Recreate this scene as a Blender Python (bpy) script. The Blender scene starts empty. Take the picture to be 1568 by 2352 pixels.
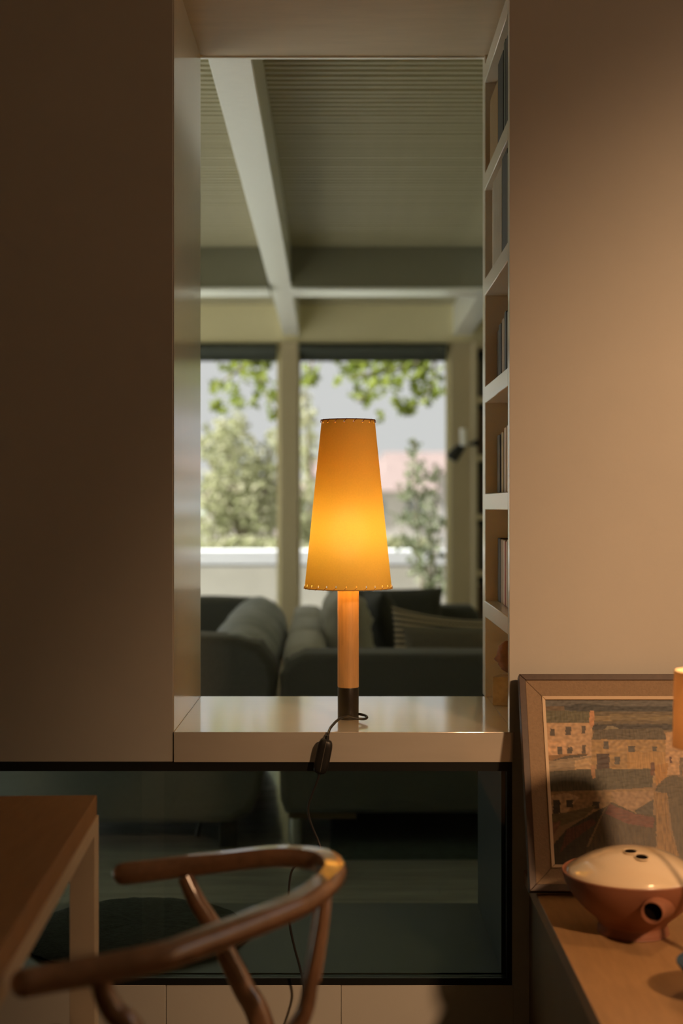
import bpy, bmesh, math, random
import numpy as np
from mathutils import Vector, Matrix, noise as mnoise

random.seed(7)
rng = np.random.default_rng(7)
SC = bpy.context.scene
COL = SC.collection
PI = math.pi

# ------------------------------------------------------------------ camera
F = 50.0 / 36.0 * 2352.0          # focal length in pixels of the 1568x2352 frame
EYE = 1.28
VX, VY = 788.0, 1162.0            # where the lens axis meets the frame
cam_d = bpy.data.cameras.new('camera')
cam = bpy.data.objects.new('camera', cam_d)
COL.objects.link(cam)
cam.location = (0, 0, EYE)
cam.rotation_euler = (PI / 2, 0, 0)
cam_d.sensor_fit = 'VERTICAL'
cam_d.sensor_height = 36.0
cam_d.lens = 50.0
cam_d.shift_x = -(VX - 784.0) / 2352.0
cam_d.shift_y = (VY - 1176.0) / 2352.0
cam_d.clip_start = 0.05
cam_d.clip_end = 1000
cam_d.dof.use_dof = True
cam_d.dof.focus_distance = 3.24
cam_d.dof.aperture_fstop = 2.1
SC.camera = cam

# ------------------------------------------------------------------ world, sun, lamps
world = bpy.data.worlds.new('overcast_sky')
SC.world = world
world.use_nodes = True
wn = world.node_tree.nodes
bg = wn['Background']
bg.inputs['Color'].default_value = (1.0, 0.985, 0.985, 1)
bg.inputs['Strength'].default_value = 0.68

sun_d = bpy.data.lights.new('sun', 'SUN')
sun_d.energy = 22.0
sun_d.angle = math.radians(3)
sun_d.color = (1.0, 0.985, 0.95)
sun = bpy.data.objects.new('sun', sun_d)
COL.objects.link(sun)
sun.rotation_euler = Vector((0.86, 0.07, -0.60)).to_track_quat('-Z', 'Y').to_euler()   # from the left, slightly behind

def portal(name, loc, sx, sy, rot):
    d = bpy.data.lights.new(name, 'AREA')
    d.shape = 'RECTANGLE'
    d.size, d.size_y = sx, sy
    d.cycles.is_portal = True
    o = bpy.data.objects.new(name, d)
    COL.objects.link(o)
    o.location = loc
    o.rotation_euler = rot
    return o

spot_d = bpy.data.lights.new('ceiling_spot', 'SPOT')
spot_d.energy = 272
spot_d.color = (1.0, 0.575, 0.30)
spot_d.spot_size = 2 * 0.80
spot_d.spot_blend = 0.66
spot_d.shadow_soft_size = 0.10
spot = bpy.data.objects.new('ceiling_spot', spot_d)
COL.objects.link(spot)
spot.location = (1.503, 0.158, 2.392)
spot.rotation_euler = (Vector((2.107, 3.11, 0.0)) - spot.location).to_track_quat('-Z', 'Y').to_euler()

SC.view_settings.view_transform = 'Standard'
SC.view_settings.look = 'None'
SC.view_settings.gamma = 1.0
SC.view_settings.use_curve_mapping = False
SC.view_settings.exposure = 0.0
SC.cycles.max_bounces = 12
SC.cycles.diffuse_bounces = 7
SC.cycles.glossy_bounces = 5
SC.cycles.transmission_bounces = 8
SC.cycles.transparent_max_bounces = 24
SC.cycles.caustics_reflective = False
SC.cycles.caustics_refractive = False
SC.cycles.sample_clamp_indirect = 4.0

# ------------------------------------------------------------------ helpers
def P(px, py, Y):
    return Vector(((px - VX) / F * Y, Y, EYE - (py - VY) / F * Y))

def PZ(px, py, z):
    Y = (EYE - z) * F / (py - VY)
    return Vector(((px - VX) / F * Y, Y, z))

def worldloc(o):
    v = Vector((0, 0, 0))
    while o is not None:
        v = v + o.location
        o = o.parent
    return v

def tag(o, label=None, cat=None, group=None, kind=None):
    if label: o['label'] = label
    if cat: o['category'] = cat
    if group: o['group'] = group
    if kind: o['kind'] = kind
    return o

def thing(name, loc, label, cat, group=None):
    o = bpy.data.objects.new(name, None)
    o.empty_display_size = 0.05
    COL.objects.link(o)
    o.location = loc
    return tag(o, label, cat, group)

def obj(name, verts, faces, m, parent=None, smooth=0, uv=None):
    """verts in world coordinates; one mesh object."""
    v = np.array([tuple(p) for p in verts], dtype=float)
    lo, hi = v.min(0), v.max(0)
    if parent is not None:
        org = np.array(worldloc(parent))
        loc = Vector((0, 0, 0))
    else:
        org = np.array([(lo[0] + hi[0]) / 2, (lo[1] + hi[1]) / 2, lo[2]])
        loc = Vector(org)
    me = bpy.data.meshes.new(name)
    me.from_pydata((v - org).tolist(), [], [list(f) for f in faces])
    me.update()
    if m is not None:
        me.materials.append(m)
    if smooth:
        for p in me.polygons: p.use_smooth = True
        me.set_sharp_from_angle(angle=math.radians(smooth))
    if uv is not None:
        l = me.uv_layers.new(name='UVMap')
        vi = np.zeros(len(me.loops), dtype=np.int32)
        me.loops.foreach_get('vertex_index', vi)
        l.data.foreach_set('uv', np.array(uv, dtype=float)[vi].ravel())
    o = bpy.data.objects.new(name, me)
    COL.objects.link(o)
    o.location = loc
    if parent is not None:
        o.parent = parent
    return o

def fix_normals(o):
    bm = bmesh.new(); bm.from_mesh(o.data)
    bmesh.ops.recalc_face_normals(bm, faces=bm.faces)
    bm.to_mesh(o.data); bm.free()
    return o

def flat_big(o, n):
    ps = sorted(o.data.polygons, key=lambda p: -p.area)
    for p in ps[:n]: p.use_smooth = False
    return o

BOXF = [(0, 3, 2, 1), (4, 5, 6, 7), (0, 1, 5, 4), (1, 2, 6, 5), (2, 3, 7, 6), (3, 0, 4, 7)]

def hexa(name, pts, m, parent=None, bevel=0, seg=2, smooth=40):
    """8 corner points, bottom ring then top ring."""
    verts, faces = [Vector(p) for p in pts], BOXF
    if bevel:
        bm = bmesh.new()
        bv = [bm.verts.new(p) for p in verts]
        for f in faces: bm.faces.new([bv[i] for i in f])
        bmesh.ops.recalc_face_normals(bm, faces=bm.faces)
        bmesh.ops.bevel(bm, geom=bm.edges[:], offset=bevel, segments=seg, affect='EDGES', profile=0.5)
        bm.verts.index_update()
        verts = [v.co.copy() for v in bm.verts]
        faces = [[v.index for v in f.verts] for f in bm.faces]
        bm.free()
        return flat_big(obj(name, verts, faces, m, parent, smooth), 6)
    return obj(name, verts, faces, m, parent)

def box(name, x0, x1, y0, y1, z0, z1, m, parent=None, bevel=0, seg=2):
    return hexa(name, [(x0, y0, z0), (x1, y0, z0), (x1, y1, z0), (x0, y1, z0),
                       (x0, y0, z1), (x1, y0, z1), (x1, y1, z1), (x0, y1, z1)], m, parent, bevel, seg)

def spline(pts, n=8, closed=False):
    """Catmull-Rom through points (tuples of any length)."""
    a = [np.array(p, dtype=float) for p in pts]
    N = len(a); out = []
    rngi = range(N if closed else N - 1)
    for i in rngi:
        p1, p2 = a[i], a[(i + 1) % N]
        p0 = a[i - 1] if (i > 0 or closed) else 2 * p1 - p2
        p3 = a[(i + 2) % N] if (i + 2 < N or closed) else 2 * p2 - p1
        for k in range(n):
            t = k / n
            out.append(0.5 * (2 * p1 + (p2 - p0) * t + (2 * p0 - 5 * p1 + 4 * p2 - p3) * t * t + (3 * p1 - p0 - 3 * p2 + p3) * t ** 3))
    if not closed: out.append(a[-1])
    return out

def tube_geo(path, rad, segs=10, flat=None, cap=True):
    pts = [Vector(p[:3]) for p in path]
    n = len(pts)
    if not hasattr(rad, '__len__'): rad = [rad] * n
    verts, faces = [], []
    t0 = (pts[1] - pts[0]).normalized()
    up = Vector((0, 0, 1)) if abs(t0.z) < 0.9 else Vector((1, 0, 0))
    nrm = (up - t0 * up.dot(t0)).normalized()
    for i in range(n):
        a = pts[max(i - 1, 0)]; b = pts[min(i + 1, n - 1)]
        t = (b - a).normalized()
        nrm = (nrm - t * nrm.dot(t)).normalized()
        bn = t.cross(nrm)
        for k in range(segs):
            an = 2 * PI * k / segs
            ru, rv = rad[i], rad[i]
            if flat: ru, rv = rad[i] * flat[0], rad[i] * flat[1]
            verts.append(pts[i] + nrm * math.cos(an) * ru + bn * math.sin(an) * rv)
    for i in range(n - 1):
        for k in range(segs):
            k2 = (k + 1) % segs
            faces.append((i * segs + k, i * segs + k2, (i + 1) * segs + k2, (i + 1) * segs + k))
    if cap:
        faces.append(tuple(reversed(range(segs))))
        faces.append(tuple(range((n - 1) * segs, n * segs)))
    return verts, faces

def tube(name, path, rad, m, parent=None, segs=10, flat=None, smooth=50):
    v, f = tube_geo(path, rad, segs, flat)
    return obj(name, v, f, m, parent, smooth)

def lathe_geo(prof, c, segs=48, closed=False, ax='Z'):
    verts, faces = [], []
    n = len(prof)
    for r, z in prof:
        for k in range(segs):
            a = 2 * PI * k / segs
            if ax == 'Z': verts.append(Vector((c[0] + r * math.cos(a), c[1] + r * math.sin(a), c[2] + z)))
            else: verts.append(Vector((c[0] + r * math.cos(a), c[1] + z, c[2] + r * math.sin(a))))
    for i in range(n - 1):
        for k in range(segs):
            k2 = (k + 1) % segs
            faces.append((i * segs + k, i * segs + k2, (i + 1) * segs + k2, (i + 1) * segs + k))
    if prof[0][0] > 1e-5: faces.append(tuple(reversed(range(segs))))
    if prof[-1][0] > 1e-5 and not closed: faces.append(tuple(range((n - 1) * segs, n * segs)))
    return verts, faces

def lathe(name, prof, c, m, parent=None, segs=48, smooth=35, ax='Z'):
    prof = [(max(r, 1e-4), z) for r, z in prof]
    v, f = lathe_geo(prof, c, segs, ax=ax)
    return fix_normals(obj(name, v, f, m, parent, smooth))

def prism(name, prof, y0, y1, m, parent=None, bevel=0, seg=3, y_skew=0.0):
    """profile in (x, z) extruded along y; y_skew shifts x at the far end."""
    bm = bmesh.new()
    a = [bm.verts.new((x, y0, z)) for x, z in prof]
    b = [bm.verts.new((x + y_skew, y1, z)) for x, z in prof]
    n = len(prof)
    bm.faces.new(a); bm.faces.new(list(reversed(b)))
    for i in range(n):
        bm.faces.new((a[i], b[i], b[(i + 1) % n], a[(i + 1) % n]))
    bmesh.ops.recalc_face_normals(bm, faces=bm.faces)
    if bevel:
        ed = [e for e in bm.edges if abs(e.verts[0].co.y - e.verts[1].co.y) < 1e-6]
        bmesh.ops.bevel(bm, geom=ed, offset=bevel, segments=seg, affect='EDGES', profile=0.5)
    bm.verts.index_update()
    vs = [v.co.copy() for v in bm.verts]; fs = [[v.index for v in f.verts] for f in bm.faces]
    bm.free()
    return flat_big(obj(name, vs, fs, m, parent, 35), 2)

def cushion(name, w, h, t, mtx, m, parent=None, nu=28, nv=28, sag=0.0, wrinkle=0.0, edge=0.006, seed=0, power=0.55):
    """pillow: grid with two faces; local x width, z height, y thickness; placed by matrix (world)."""
    verts, uv, faces = [], [], []
    def side(s):
        base = len(verts)
        for j in range(nv + 1):
            for i in range(nu + 1):
                u, v = 2 * i / nu - 1, 2 * j / nv - 1
                k = max(0.0, (1 - u ** 4) * (1 - v ** 4)) ** power
                x = u * w / 2 * (1 - 0.06 * (1 - abs(v) ** 2) * abs(u) ** 3)
                z = v * h / 2 * (1 - 0.06 * (1 - abs(u) ** 2) * abs(v) ** 3)
                if v > 0: z -= sag * (1 - u * u) * v
                y = s * (t / 2 * k + edge * 0.5)
                if wrinkle:
                    y += s * k * wrinkle * mnoise.noise(Vector((u * 2.2 + seed, v * 5.0 + seed * 2, s)))
                    y += s * k * wrinkle * 0.6 * mnoise.noise(Vector((u * 6 + seed, v * 9.0, s + 3)))
                verts.append(mtx @ Vector((x, y, z))); uv.append((i / nu, j / nv))
        for j in range(nv):
            for i in range(nu):
                a = base + j * (nu + 1) + i
                f = (a, a + 1, a + nu + 2, a + nu + 1)
                faces.append(f if s < 0 else tuple(reversed(f)))
        return base
    b0 = side(-1); b1 = side(1)
    ring = [i for i in range(nu + 1)] + [j * (nu + 1) + nu for j in range(1, nv + 1)] + \
           [nv * (nu + 1) + i for i in range(nu - 1, -1, -1)] + [j * (nu + 1) for j in range(nv - 1, 0, -1)]
    for k in range(len(ring)):
        a, b = ring[k], ring[(k + 1) % len(ring)]
        faces.append((b0 + b, b0 + a, b1 + a, b1 + b))
    return obj(name, verts, faces, m, parent, 60, uv)

def copy_tree(o, loc=None, parent=None, label=None):
    c = o.copy()
    COL.objects.link(c)
    if loc is not None: c.location = loc
    if parent is not None: c.parent = parent
    if label: c['label'] = label
    for ch in list(o.children):
        copy_tree(ch, None, c)
    return c

# ------------------------------------------------------------------ materials
def mat(name, col, rough=0.6, var=0.0, vscale=6.0, bump=0.0, bscale=60.0, coat=0.0, coat_r=0.1, coat_ior=1.5, metal=0.0,
        spec=0.5, stretch=None, emit=None, estr=0.0, sheen=0.0, col2=None):
    m = bpy.data.materials.new(name)
    m.use_nodes = True
    nt = m.node_tree; N = nt.nodes; L = nt.links
    b = N['Principled BSDF']
    c = (*col, 1)
    b.inputs['Base Color'].default_value = c
    b.inputs['Roughness'].default_value = rough
    b.inputs['Metallic'].default_value = metal
    b.inputs['Specular IOR Level'].default_value = spec
    b.inputs['Coat Weight'].default_value = coat
    b.inputs['Coat Roughness'].default_value = coat_r
    b.inputs['Coat IOR'].default_value = coat_ior
    b.inputs['Sheen Weight'].default_value = sheen
    if emit:
        b.inputs['Emission Color'].default_value = (*emit, 1)
        b.inputs['Emission Strength'].default_value = estr
    tc = N.new('ShaderNodeTexCoord')
    mp = N.new('ShaderNodeMapping')
    L.new(tc.outputs['Object'], mp.inputs['Vector'])
    if stretch: mp.inputs['Scale'].default_value = stretch
    if var or col2:
        nz = N.new('ShaderNodeTexNoise')
        nz.inputs['Scale'].default_value = vscale
        nz.inputs['Detail'].default_value = 5
        nz.inputs['Roughness'].default_value = 0.6
        L.new(mp.outputs['Vector'], nz.inputs['Vector'])
        mx = N.new('ShaderNodeMix'); mx.data_type = 'RGBA'
        d = col2 if col2 else tuple(max(0, x * (1 - var)) for x in col)
        e = col if col2 else tuple(min(1, x * (1 + var)) for x in col)
        mx.inputs['A'].default_value = (*d, 1)
        mx.inputs['B'].default_value = (*e, 1)
        rm = N.new('ShaderNodeMapRange')
        rm.inputs['From Min'].default_value = 0.3; rm.inputs['From Max'].default_value = 0.7
        L.new(nz.outputs['Fac'], rm.inputs['Value'])
        L.new(rm.outputs['Result'], mx.inputs['Factor'])
        L.new(mx.outputs['Result'], b.inputs['Base Color'])
    if bump:
        n2 = N.new('ShaderNodeTexNoise')
        n2.inputs['Scale'].default_value = bscale
        n2.inputs['Detail'].default_value = 4
        L.new(mp.outputs['Vector'], n2.inputs['Vector'])
        bp = N.new('ShaderNodeBump')
        bp.inputs['Strength'].default_value = bump
        bp.inputs['Distance'].default_value = 0.004
        L.new(n2.outputs['Fac'], bp.inputs['Height'])
        L.new(bp.outputs['Normal'], b.inputs['Normal'])
    return m

def glass_mat(name, tint, gloss_rough=0.02):
    m = bpy.data.materials.new(name); m.use_nodes = True
    nt = m.node_tree; N = nt.nodes; L = nt.links
    N.clear()
    out = N.new('ShaderNodeOutputMaterial')
    mix = N.new('ShaderNodeMixShader')
    fr = N.new('ShaderNodeFresnel'); fr.inputs['IOR'].default_value = 1.3
    tr = N.new('ShaderNodeBsdfTransparent'); tr.inputs['Color'].default_value = (*tint, 1)
    gl = N.new('ShaderNodeBsdfGlossy'); gl.inputs['Roughness'].default_value = gloss_rough
    L.new(fr.outputs['Fac'], mix.inputs['Fac'])
    L.new(tr.outputs['BSDF'], mix.inputs[1]); L.new(gl.outputs['BSDF'], mix.inputs[2])
    L.new(mix.outputs['Shader'], out.inputs['Surface'])
    return m

def leaf_mat(name, c1, c2, trans=0.5, tcol=(0.5, 0.6, 0.12)):
    m = bpy.data.materials.new(name); m.use_nodes = True
    nt = m.node_tree; N = nt.nodes; L = nt.links
    N.clear()
    out = N.new('ShaderNodeOutputMaterial')
    geo = N.new('ShaderNodeNewGeometry')
    ob = N.new('ShaderNodeObjectInfo')
    ad = N.new('ShaderNodeMath'); ad.operation = 'ADD'
    fr = N.new('ShaderNodeMath'); fr.operation = 'FRACT'
    L.new(geo.outputs['Random Per Island'], ad.inputs[0]); L.new(ob.outputs['Random'], ad.inputs[1])
    L.new(ad.outputs[0], fr.inputs[0])
    mx = N.new('ShaderNodeMix'); mx.data_type = 'RGBA'
    mx.inputs['A'].default_value = (*c1, 1); mx.inputs['B'].default_value = (*c2, 1)
    L.new(fr.outputs[0], mx.inputs['Factor'])
    df = N.new('ShaderNodeBsdfDiffuse'); L.new(mx.outputs['Result'], df.inputs['Color'])
    tl = N.new('ShaderNodeBsdfTranslucent'); tl.inputs['Color'].default_value = (*tcol, 1)
    ms = N.new('ShaderNodeMixShader'); ms.inputs['Fac'].default_value = trans
    L.new(df.outputs['BSDF'], ms.inputs[1]); L.new(tl.outputs['BSDF'], ms.inputs[2])
    L.new(ms.outputs['Shader'], out.inputs['Surface'])
    return m

def shade_mat(name, dcol, tcol, tw=0.6, fwd=0.0):
    m = bpy.data.materials.new(name); m.use_nodes = True
    nt = m.node_tree; N = nt.nodes; L = nt.links
    N.clear()
    out = N.new('ShaderNodeOutputMaterial')
    tc = N.new('ShaderNodeTexCoord')
    nz = N.new('ShaderNodeTexNoise'); nz.inputs['Scale'].default_value = 260; nz.inputs['Detail'].default_value = 3
    L.new(tc.outputs['Object'], nz.inputs['Vector'])
    def vary(c):
        mx = N.new('ShaderNodeMix'); mx.data_type = 'RGBA'
        mx.inputs['A'].default_value = (*[x * 0.93 for x in c], 1); mx.inputs['B'].default_value = (*[min(1, x * 1.05) for x in c], 1)
        L.new(nz.outputs['Fac'], mx.inputs['Factor'])
        return mx.outputs['Result']
    df = N.new('ShaderNodeBsdfDiffuse'); L.new(vary(dcol), df.inputs['Color'])
    tl = N.new('ShaderNodeBsdfTranslucent'); L.new(vary(tcol), tl.inputs['Color'])
    ms = N.new('ShaderNodeMixShader'); ms.inputs['Fac'].default_value = tw
    L.new(df.outputs['BSDF'], ms.inputs[1]); L.new(tl.outputs['BSDF'], ms.inputs[2])
    last = ms
    if fwd:                                     # part of the light goes straight on, scattered a little
        rf = N.new('ShaderNodeBsdfRefraction'); rf.inputs['IOR'].default_value = 1.28; rf.inputs['Roughness'].default_value = 0.9
        rf.inputs['Color'].default_value = (0.9, 0.52, 0.26, 1)
        last = N.new('ShaderNodeMixShader'); last.inputs['Fac'].default_value = fwd
        L.new(ms.outputs['Shader'], last.inputs[1]); L.new(rf.outputs['BSDF'], last.inputs[2])
    L.new(last.outputs['Shader'], out.inputs['Surface'])
    return m

M = {}
M['wall'] = mat('wall_paint', (0.61, 0.60, 0.55), 0.55, 0.03, 3, 0.05, 90)
M['gloss'] = mat('gloss_paint', (0.74, 0.70, 0.60), 0.3, 0.02, 4, 0.10, 30, coat=0.75, coat_r=0.13, stretch=(1, 6, 1))
M['sill'] = mat('sill_paint', (0.68, 0.645, 0.57), 0.28, 0.025, 5, 0.012, 40, coat=1.0, coat_r=0.10, coat_ior=2.5, stretch=(1, 9, 9))
M['soffit'] = mat('soffit_board', (0.60, 0.50, 0.36), 0.5, 0.06, 5, 0.08, 40, stretch=(1, 5, 1))
M['shelf'] = mat('shelf_paint', (0.72, 0.66, 0.56), 0.42, 0.02, 5, 0.02, 60, coat=0.8, coat_r=0.2, coat_ior=1.8)
M['cream'] = mat('cream_paint', (0.84, 0.77, 0.50), 0.5, 0.03, 3)
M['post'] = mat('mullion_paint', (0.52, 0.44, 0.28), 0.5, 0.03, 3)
M['slat'] = mat('slat_paint', (0.43, 0.395, 0.26), 0.5, 0.05, 8)
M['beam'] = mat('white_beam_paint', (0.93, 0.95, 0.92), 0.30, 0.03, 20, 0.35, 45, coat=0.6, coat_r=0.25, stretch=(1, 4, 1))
M['beam2'] = mat('olive_beam_paint', (0.24, 0.23, 0.165), 0.5, 0.04, 3)
M['black'] = mat('black_metal', (0.012, 0.014, 0.014), 0.35)
M['slate'] = mat('dark_slate', (0.045, 0.05, 0.042), 0.35, 0.15, 4)
M['reveal'] = mat('dark_reveal', (0.02, 0.028, 0.03), 0.35, 0.1, 4)
M['plank'] = mat('oak_plank', (0.45, 0.44, 0.41), 0.22, 0.2, 5, 0.015, 30, coat=1.0, coat_r=0.05, coat_ior=2.0, stretch=(0.6, 8, 1))
M['floor'] = mat('floor_board', (0.075, 0.075, 0.062), 0.4, 0.2, 5)
M['concrete'] = mat('pale_render', (0.74, 0.70, 0.64), 0.9, 0.12, 1.6, 0.2, 20)
M['coping'] = mat('white_coping', (0.66, 0.66, 0.69), 0.8, 0.04, 2)
M['terrace'] = mat('terrace_tile', (0.36, 0.36, 0.34), 0.8, 0.06, 2)
M['ground'] = mat('garden_ground', (0.13, 0.135, 0.09), 0.95, 0.3, 0.5)
M['blind'] = mat('blind_fabric', (0.075, 0.085, 0.07), 0.85, 0.05, 10)
M['pane'] = glass_mat('window_glass', (0.97, 0.985, 0.975))
M['fireglass'] = glass_mat('dark_glass', (0.84, 0.89, 0.86), 0.03)
M['sofa_l'] = mat('blue_grey_fabric', (0.29, 0.32, 0.335), 0.85, 0.15, 160, 0.25, 300, sheen=0.3)
M['sofa_d'] = mat('charcoal_fabric', (0.075, 0.078, 0.068), 0.9, 0.2, 160, 0.25, 300, sheen=0.15)
M['sofa_r'] = mat('grey_olive_fabric', (0.42, 0.42, 0.39), 0.88, 0.12, 160, 0.25, 300, sheen=0.3)
M['cush_g'] = mat('grey_cushion', (0.38, 0.375, 0.33), 0.9, 0.15, 160, 0.2, 200, sheen=0.2)
M['cush_d'] = mat('dark_cushion', (0.06, 0.063, 0.055), 0.9, 0.15, 160, 0.2, 200)
M['cush_b'] = mat('brown_grey_cushion', (0.15, 0.135, 0.10), 0.9, 0.15, 160, 0.2, 200)
M['legdark'] = mat('dark_leg', (0.02, 0.02, 0.018), 0.4)
M['legwood'] = mat('sofa_rail_wood', (0.13, 0.09, 0.05), 0.45, 0.2, 10)
M['chrome'] = mat('brushed_steel', (0.5, 0.52, 0.5), 0.3, metal=0.8)
M['rug'] = mat('teal_rug', (0.035, 0.05, 0.045), 1.0, 0.25, 30, 0.6, 60)
M['mat'] = mat('dark_felt', (0.030, 0.042, 0.038), 1.0, 0.35, 60, 1.0, 120)
M['oak'] = mat('lamp_oak', (0.62, 0.38, 0.17), 0.45, 0.12, 14, 0.08, 60, stretch=(9, 9, 0.7))
M['lampblack'] = mat('lamp_black', (0.02, 0.017, 0.014), 0.32, 0.1, 20)
M['cord'] = mat('cord_black', (0.022, 0.02, 0.018), 0.45)
M['switch'] = mat('switch_plastic', (0.018, 0.018, 0.016), 0.38)
M['seam'] = mat('switch_seam', (0.10, 0.095, 0.08), 0.4)
M['parch'] = shade_mat('amber_parchment', (0.94, 0.68, 0.19), (0.74, 0.49, 0.06), 0.13, 0.006)
M['rim'] = mat('rim_cord', (0.30, 0.12, 0.06), 0.7)
M['thread'] = mat('stitch_thread', (0.70, 0.42, 0.13), 0.7)
M['bulb'] = mat('bulb_glow', (1, 0.9, 0.7), 0.4, emit=(1.0, 0.77, 0.46), estr=25.0)
M['bulb2'] = mat('bulb_glow_small', (1, 0.9, 0.7), 0.4, emit=(1.0, 0.58, 0.28), estr=85.0)
M['tlshade'] = shade_mat('linen_shade', (0.66, 0.54, 0.38), (0.72, 0.54, 0.34), 0.35)
M['walnut'] = mat('chair_walnut', (0.29, 0.155, 0.085), 0.34, 0.25, 12, 0.0, 40, coat=1.0, coat_r=0.09, coat_ior=1.8, stretch=(3, 3, 3))
M['cordseat'] = mat('paper_cord', (0.40, 0.30, 0.18), 0.8, 0.2, 60, 0.5, 150)
M['tabletop'] = mat('table_top', (0.46, 0.27, 0.13), 0.5, 0.08, 10, 0.04, 60, stretch=(8, 1, 1))
M['tableedge'] = mat('table_frame', (0.82, 0.70, 0.53), 0.45, 0.03, 10)
M['tableleg'] = mat('table_leg', (0.40, 0.34, 0.26), 0.45, 0.03, 10)
M['side'] = mat('sideboard_top', (0.40, 0.235, 0.105), 0.42, 0.10, 12, 0.05, 60, stretch=(6, 0.8, 1), coat=0.1)
M['sidebody'] = mat('sideboard_body', (0.20, 0.155, 0.10), 0.6, 0.05, 8)
M['fr_dark'] = mat('frame_walnut', (0.065, 0.034, 0.02), 0.45, 0.2, 14, stretch=(4, 4, 4))
M['fr_linen'] = mat('frame_linen', (0.33, 0.235, 0.15), 0.9, 0.10, 180, 0.3, 300)
M['fr_lip'] = mat('frame_lip', (0.72, 0.56, 0.38), 0.5, 0.05, 20)
M['terra'] = mat('terracotta', (0.25, 0.10, 0.055), 0.55, 0.08, 10, 0.03, 60)
M['glaze'] = mat('cream_glaze', (0.70, 0.57, 0.40), 0.22, 0.03, 6, coat=1.0, coat_r=0.015)
M['hole'] = mat('hole_shade', (0.008, 0.006, 0.005), 0.9, spec=0.0)  # near-black colour stands in for the shade inside the openings
M['blue'] = mat('blue_glaze', (0.006, 0.05, 0.105), 0.5, 0.1, 10)
M['stone'] = mat('stone_block', (0.42, 0.33, 0.20), 0.9, 0.22, 30, 0.8, 60)
M['clay'] = mat('head_clay', (0.20, 0.095, 0.045), 0.8, 0.25, 25, 0.9, 50)
M['bark'] = mat('bark', (0.20, 0.16, 0.11), 0.95, 0.25, 12)
M['leaf'] = leaf_mat('plane_leaf', (0.07, 0.095, 0.018), (0.17, 0.20, 0.035), 0.5, (0.21, 0.24, 0.05))
M['bush'] = leaf_mat('olive_leaf', (0.24, 0.25, 0.13), (0.46, 0.43, 0.30), 0.4, (0.32, 0.33, 0.18))
M['shrub'] = leaf_mat('shrub_leaf', (0.08, 0.10, 0.05), (0.24, 0.25, 0.17), 0.45, (0.18, 0.20, 0.11))
M['hill'] = mat('hazy_hill', (0.28, 0.31, 0.34), 1.0, 0.08, 0.05)  # distance haze put into the pale hill colour
M['hwall'] = mat('house_render', (0.74, 0.66, 0.64), 0.9, 0.08, 0.6)  # house colours kept pale to carry the haze
M['hroof'] = mat('house_tile', (0.20, 0.145, 0.135), 0.9, 0.12, 2)
M['hwin'] = mat('house_window', (0.36, 0.38, 0.40), 0.4)
M['lampwhite'] = mat('lamp_white', (0.92, 0.91, 0.86), 0.4)

# ------------------------------------------------------------------ setting: near room
WF = 3.11           # front face of the dividing wall
WB = 3.69           # its back face
CEIL = 2.654
NICHE = 2.446       # underside of the niche
SILL = 0.786
GT, GB = 0.72, 0.232  # hearth glass opening top and bottom
JX = -0.372         # left jamb
RX = 0.3635         # right wall edge

S = lambda o: tag(o, kind='structure')
S(box('floor', -2.4, 2.6, -1.6, WF, -0.12, 0.0, M['floor']))
S(box('ceiling', -2.4, 2.6, -1.6, WF, CEIL, CEIL + 0.15, M['wall']))
S(box('wall_west', -2.5, -2.4, -1.6, WF, 0, CEIL, M['wall']))
S(box('wall_south', -2.5, 2.7, -1.75, -1.6, 0, CEIL, M['wall']))
# right wall of the near room with a window
WX, WY0, WY1, WZ0, WZ1 = 2.6, 1.30, 2.50, 1.60, 2.50
we = box('wall_east', WX, WX + .1, -1.6, WY0, 0, CEIL, M['wall']); S(we)
for a in ((WY1, WF, 0, CEIL), (WY0, WY1, 0, WZ0), (WY0, WY1, WZ1, CEIL)):
    box('wall_panel', WX, WX + .1, a[0], a[1], a[2], a[3], M['wall'], we)
w4 = box('window_4', WX + .03, WX + .07, WY0, WY1, WZ0, WZ0 + .05, M['cream']); S(w4)
box('window_frame', WX + .03, WX + .07, WY0, WY1, WZ1 - .05, WZ1, M['cream'], w4)
for yy in (WY0, (WY0 + WY1) / 2 - .02, WY1 - .04):
    box('window_bar', WX + .03, WX + .07, yy, yy + .04, WZ0 + .05, WZ1 - .05, M['cream'], w4)
box('pane', WX + .048, WX + .052, WY0 + .04, WY1 - .04, WZ0 + .05, WZ1 - .05, M['pane'], w4)
portal('portal_east', (WX + .12, (WY0 + WY1) / 2, (WZ0 + WZ1) / 2), WY1 - WY0, WZ1 - WZ0, (PI / 2, 0, PI / 2))

# dividing wall: left panel, right panel, lintel, base
wl = hexa('wall_left', [(-2.4, WF, GT), (JX, WF, GT), (JX + .0004, WB, GT), (-2.4, WB, GT),
                        (-2.4, WF, CEIL), (JX, WF, CEIL), (JX + .0004, WB, CEIL), (-2.4, WB, CEIL)], M['wall'], None, 0.002, 1)
S(wl)
box('jamb_lining', JX, JX + .002, WF + .002, WB, SILL, NICHE, M['gloss'], wl)
box('wall_panel', -2.4, -1.55, WF, WB, 0, GT, M['wall'], wl)
wr = box('wall_right', RX, 2.6, WF - .001, WF + .0005, SILL, CEIL, M['wall'], None)
S(wr)
box('wall_panel', 0.3735, 2.6, WF - .001, WF + .0005, 0, SILL, M['wall'], wr)
box('wall_core', 0.66, 2.6, WF + .001, 3.74, 0, CEIL, M['wall'], wr)
box('wall_core', 0.36, 0.66, WF + .001, 3.74, 0, GT, M['wall'], wr)
tr1 = box('trim_1', JX, 0.66, WF, WB, NICHE, CEIL, M['soffit'], None, 0.002, 2); S(tr1)
box('lit_edge_strip', JX + .001, 0.366, WB - .002, WB + .012, NICHE - .004, NICHE + .004, M['beam'], tr1, .001, 1)  # white strip stands in for daylight catching the soffit's back edge
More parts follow.
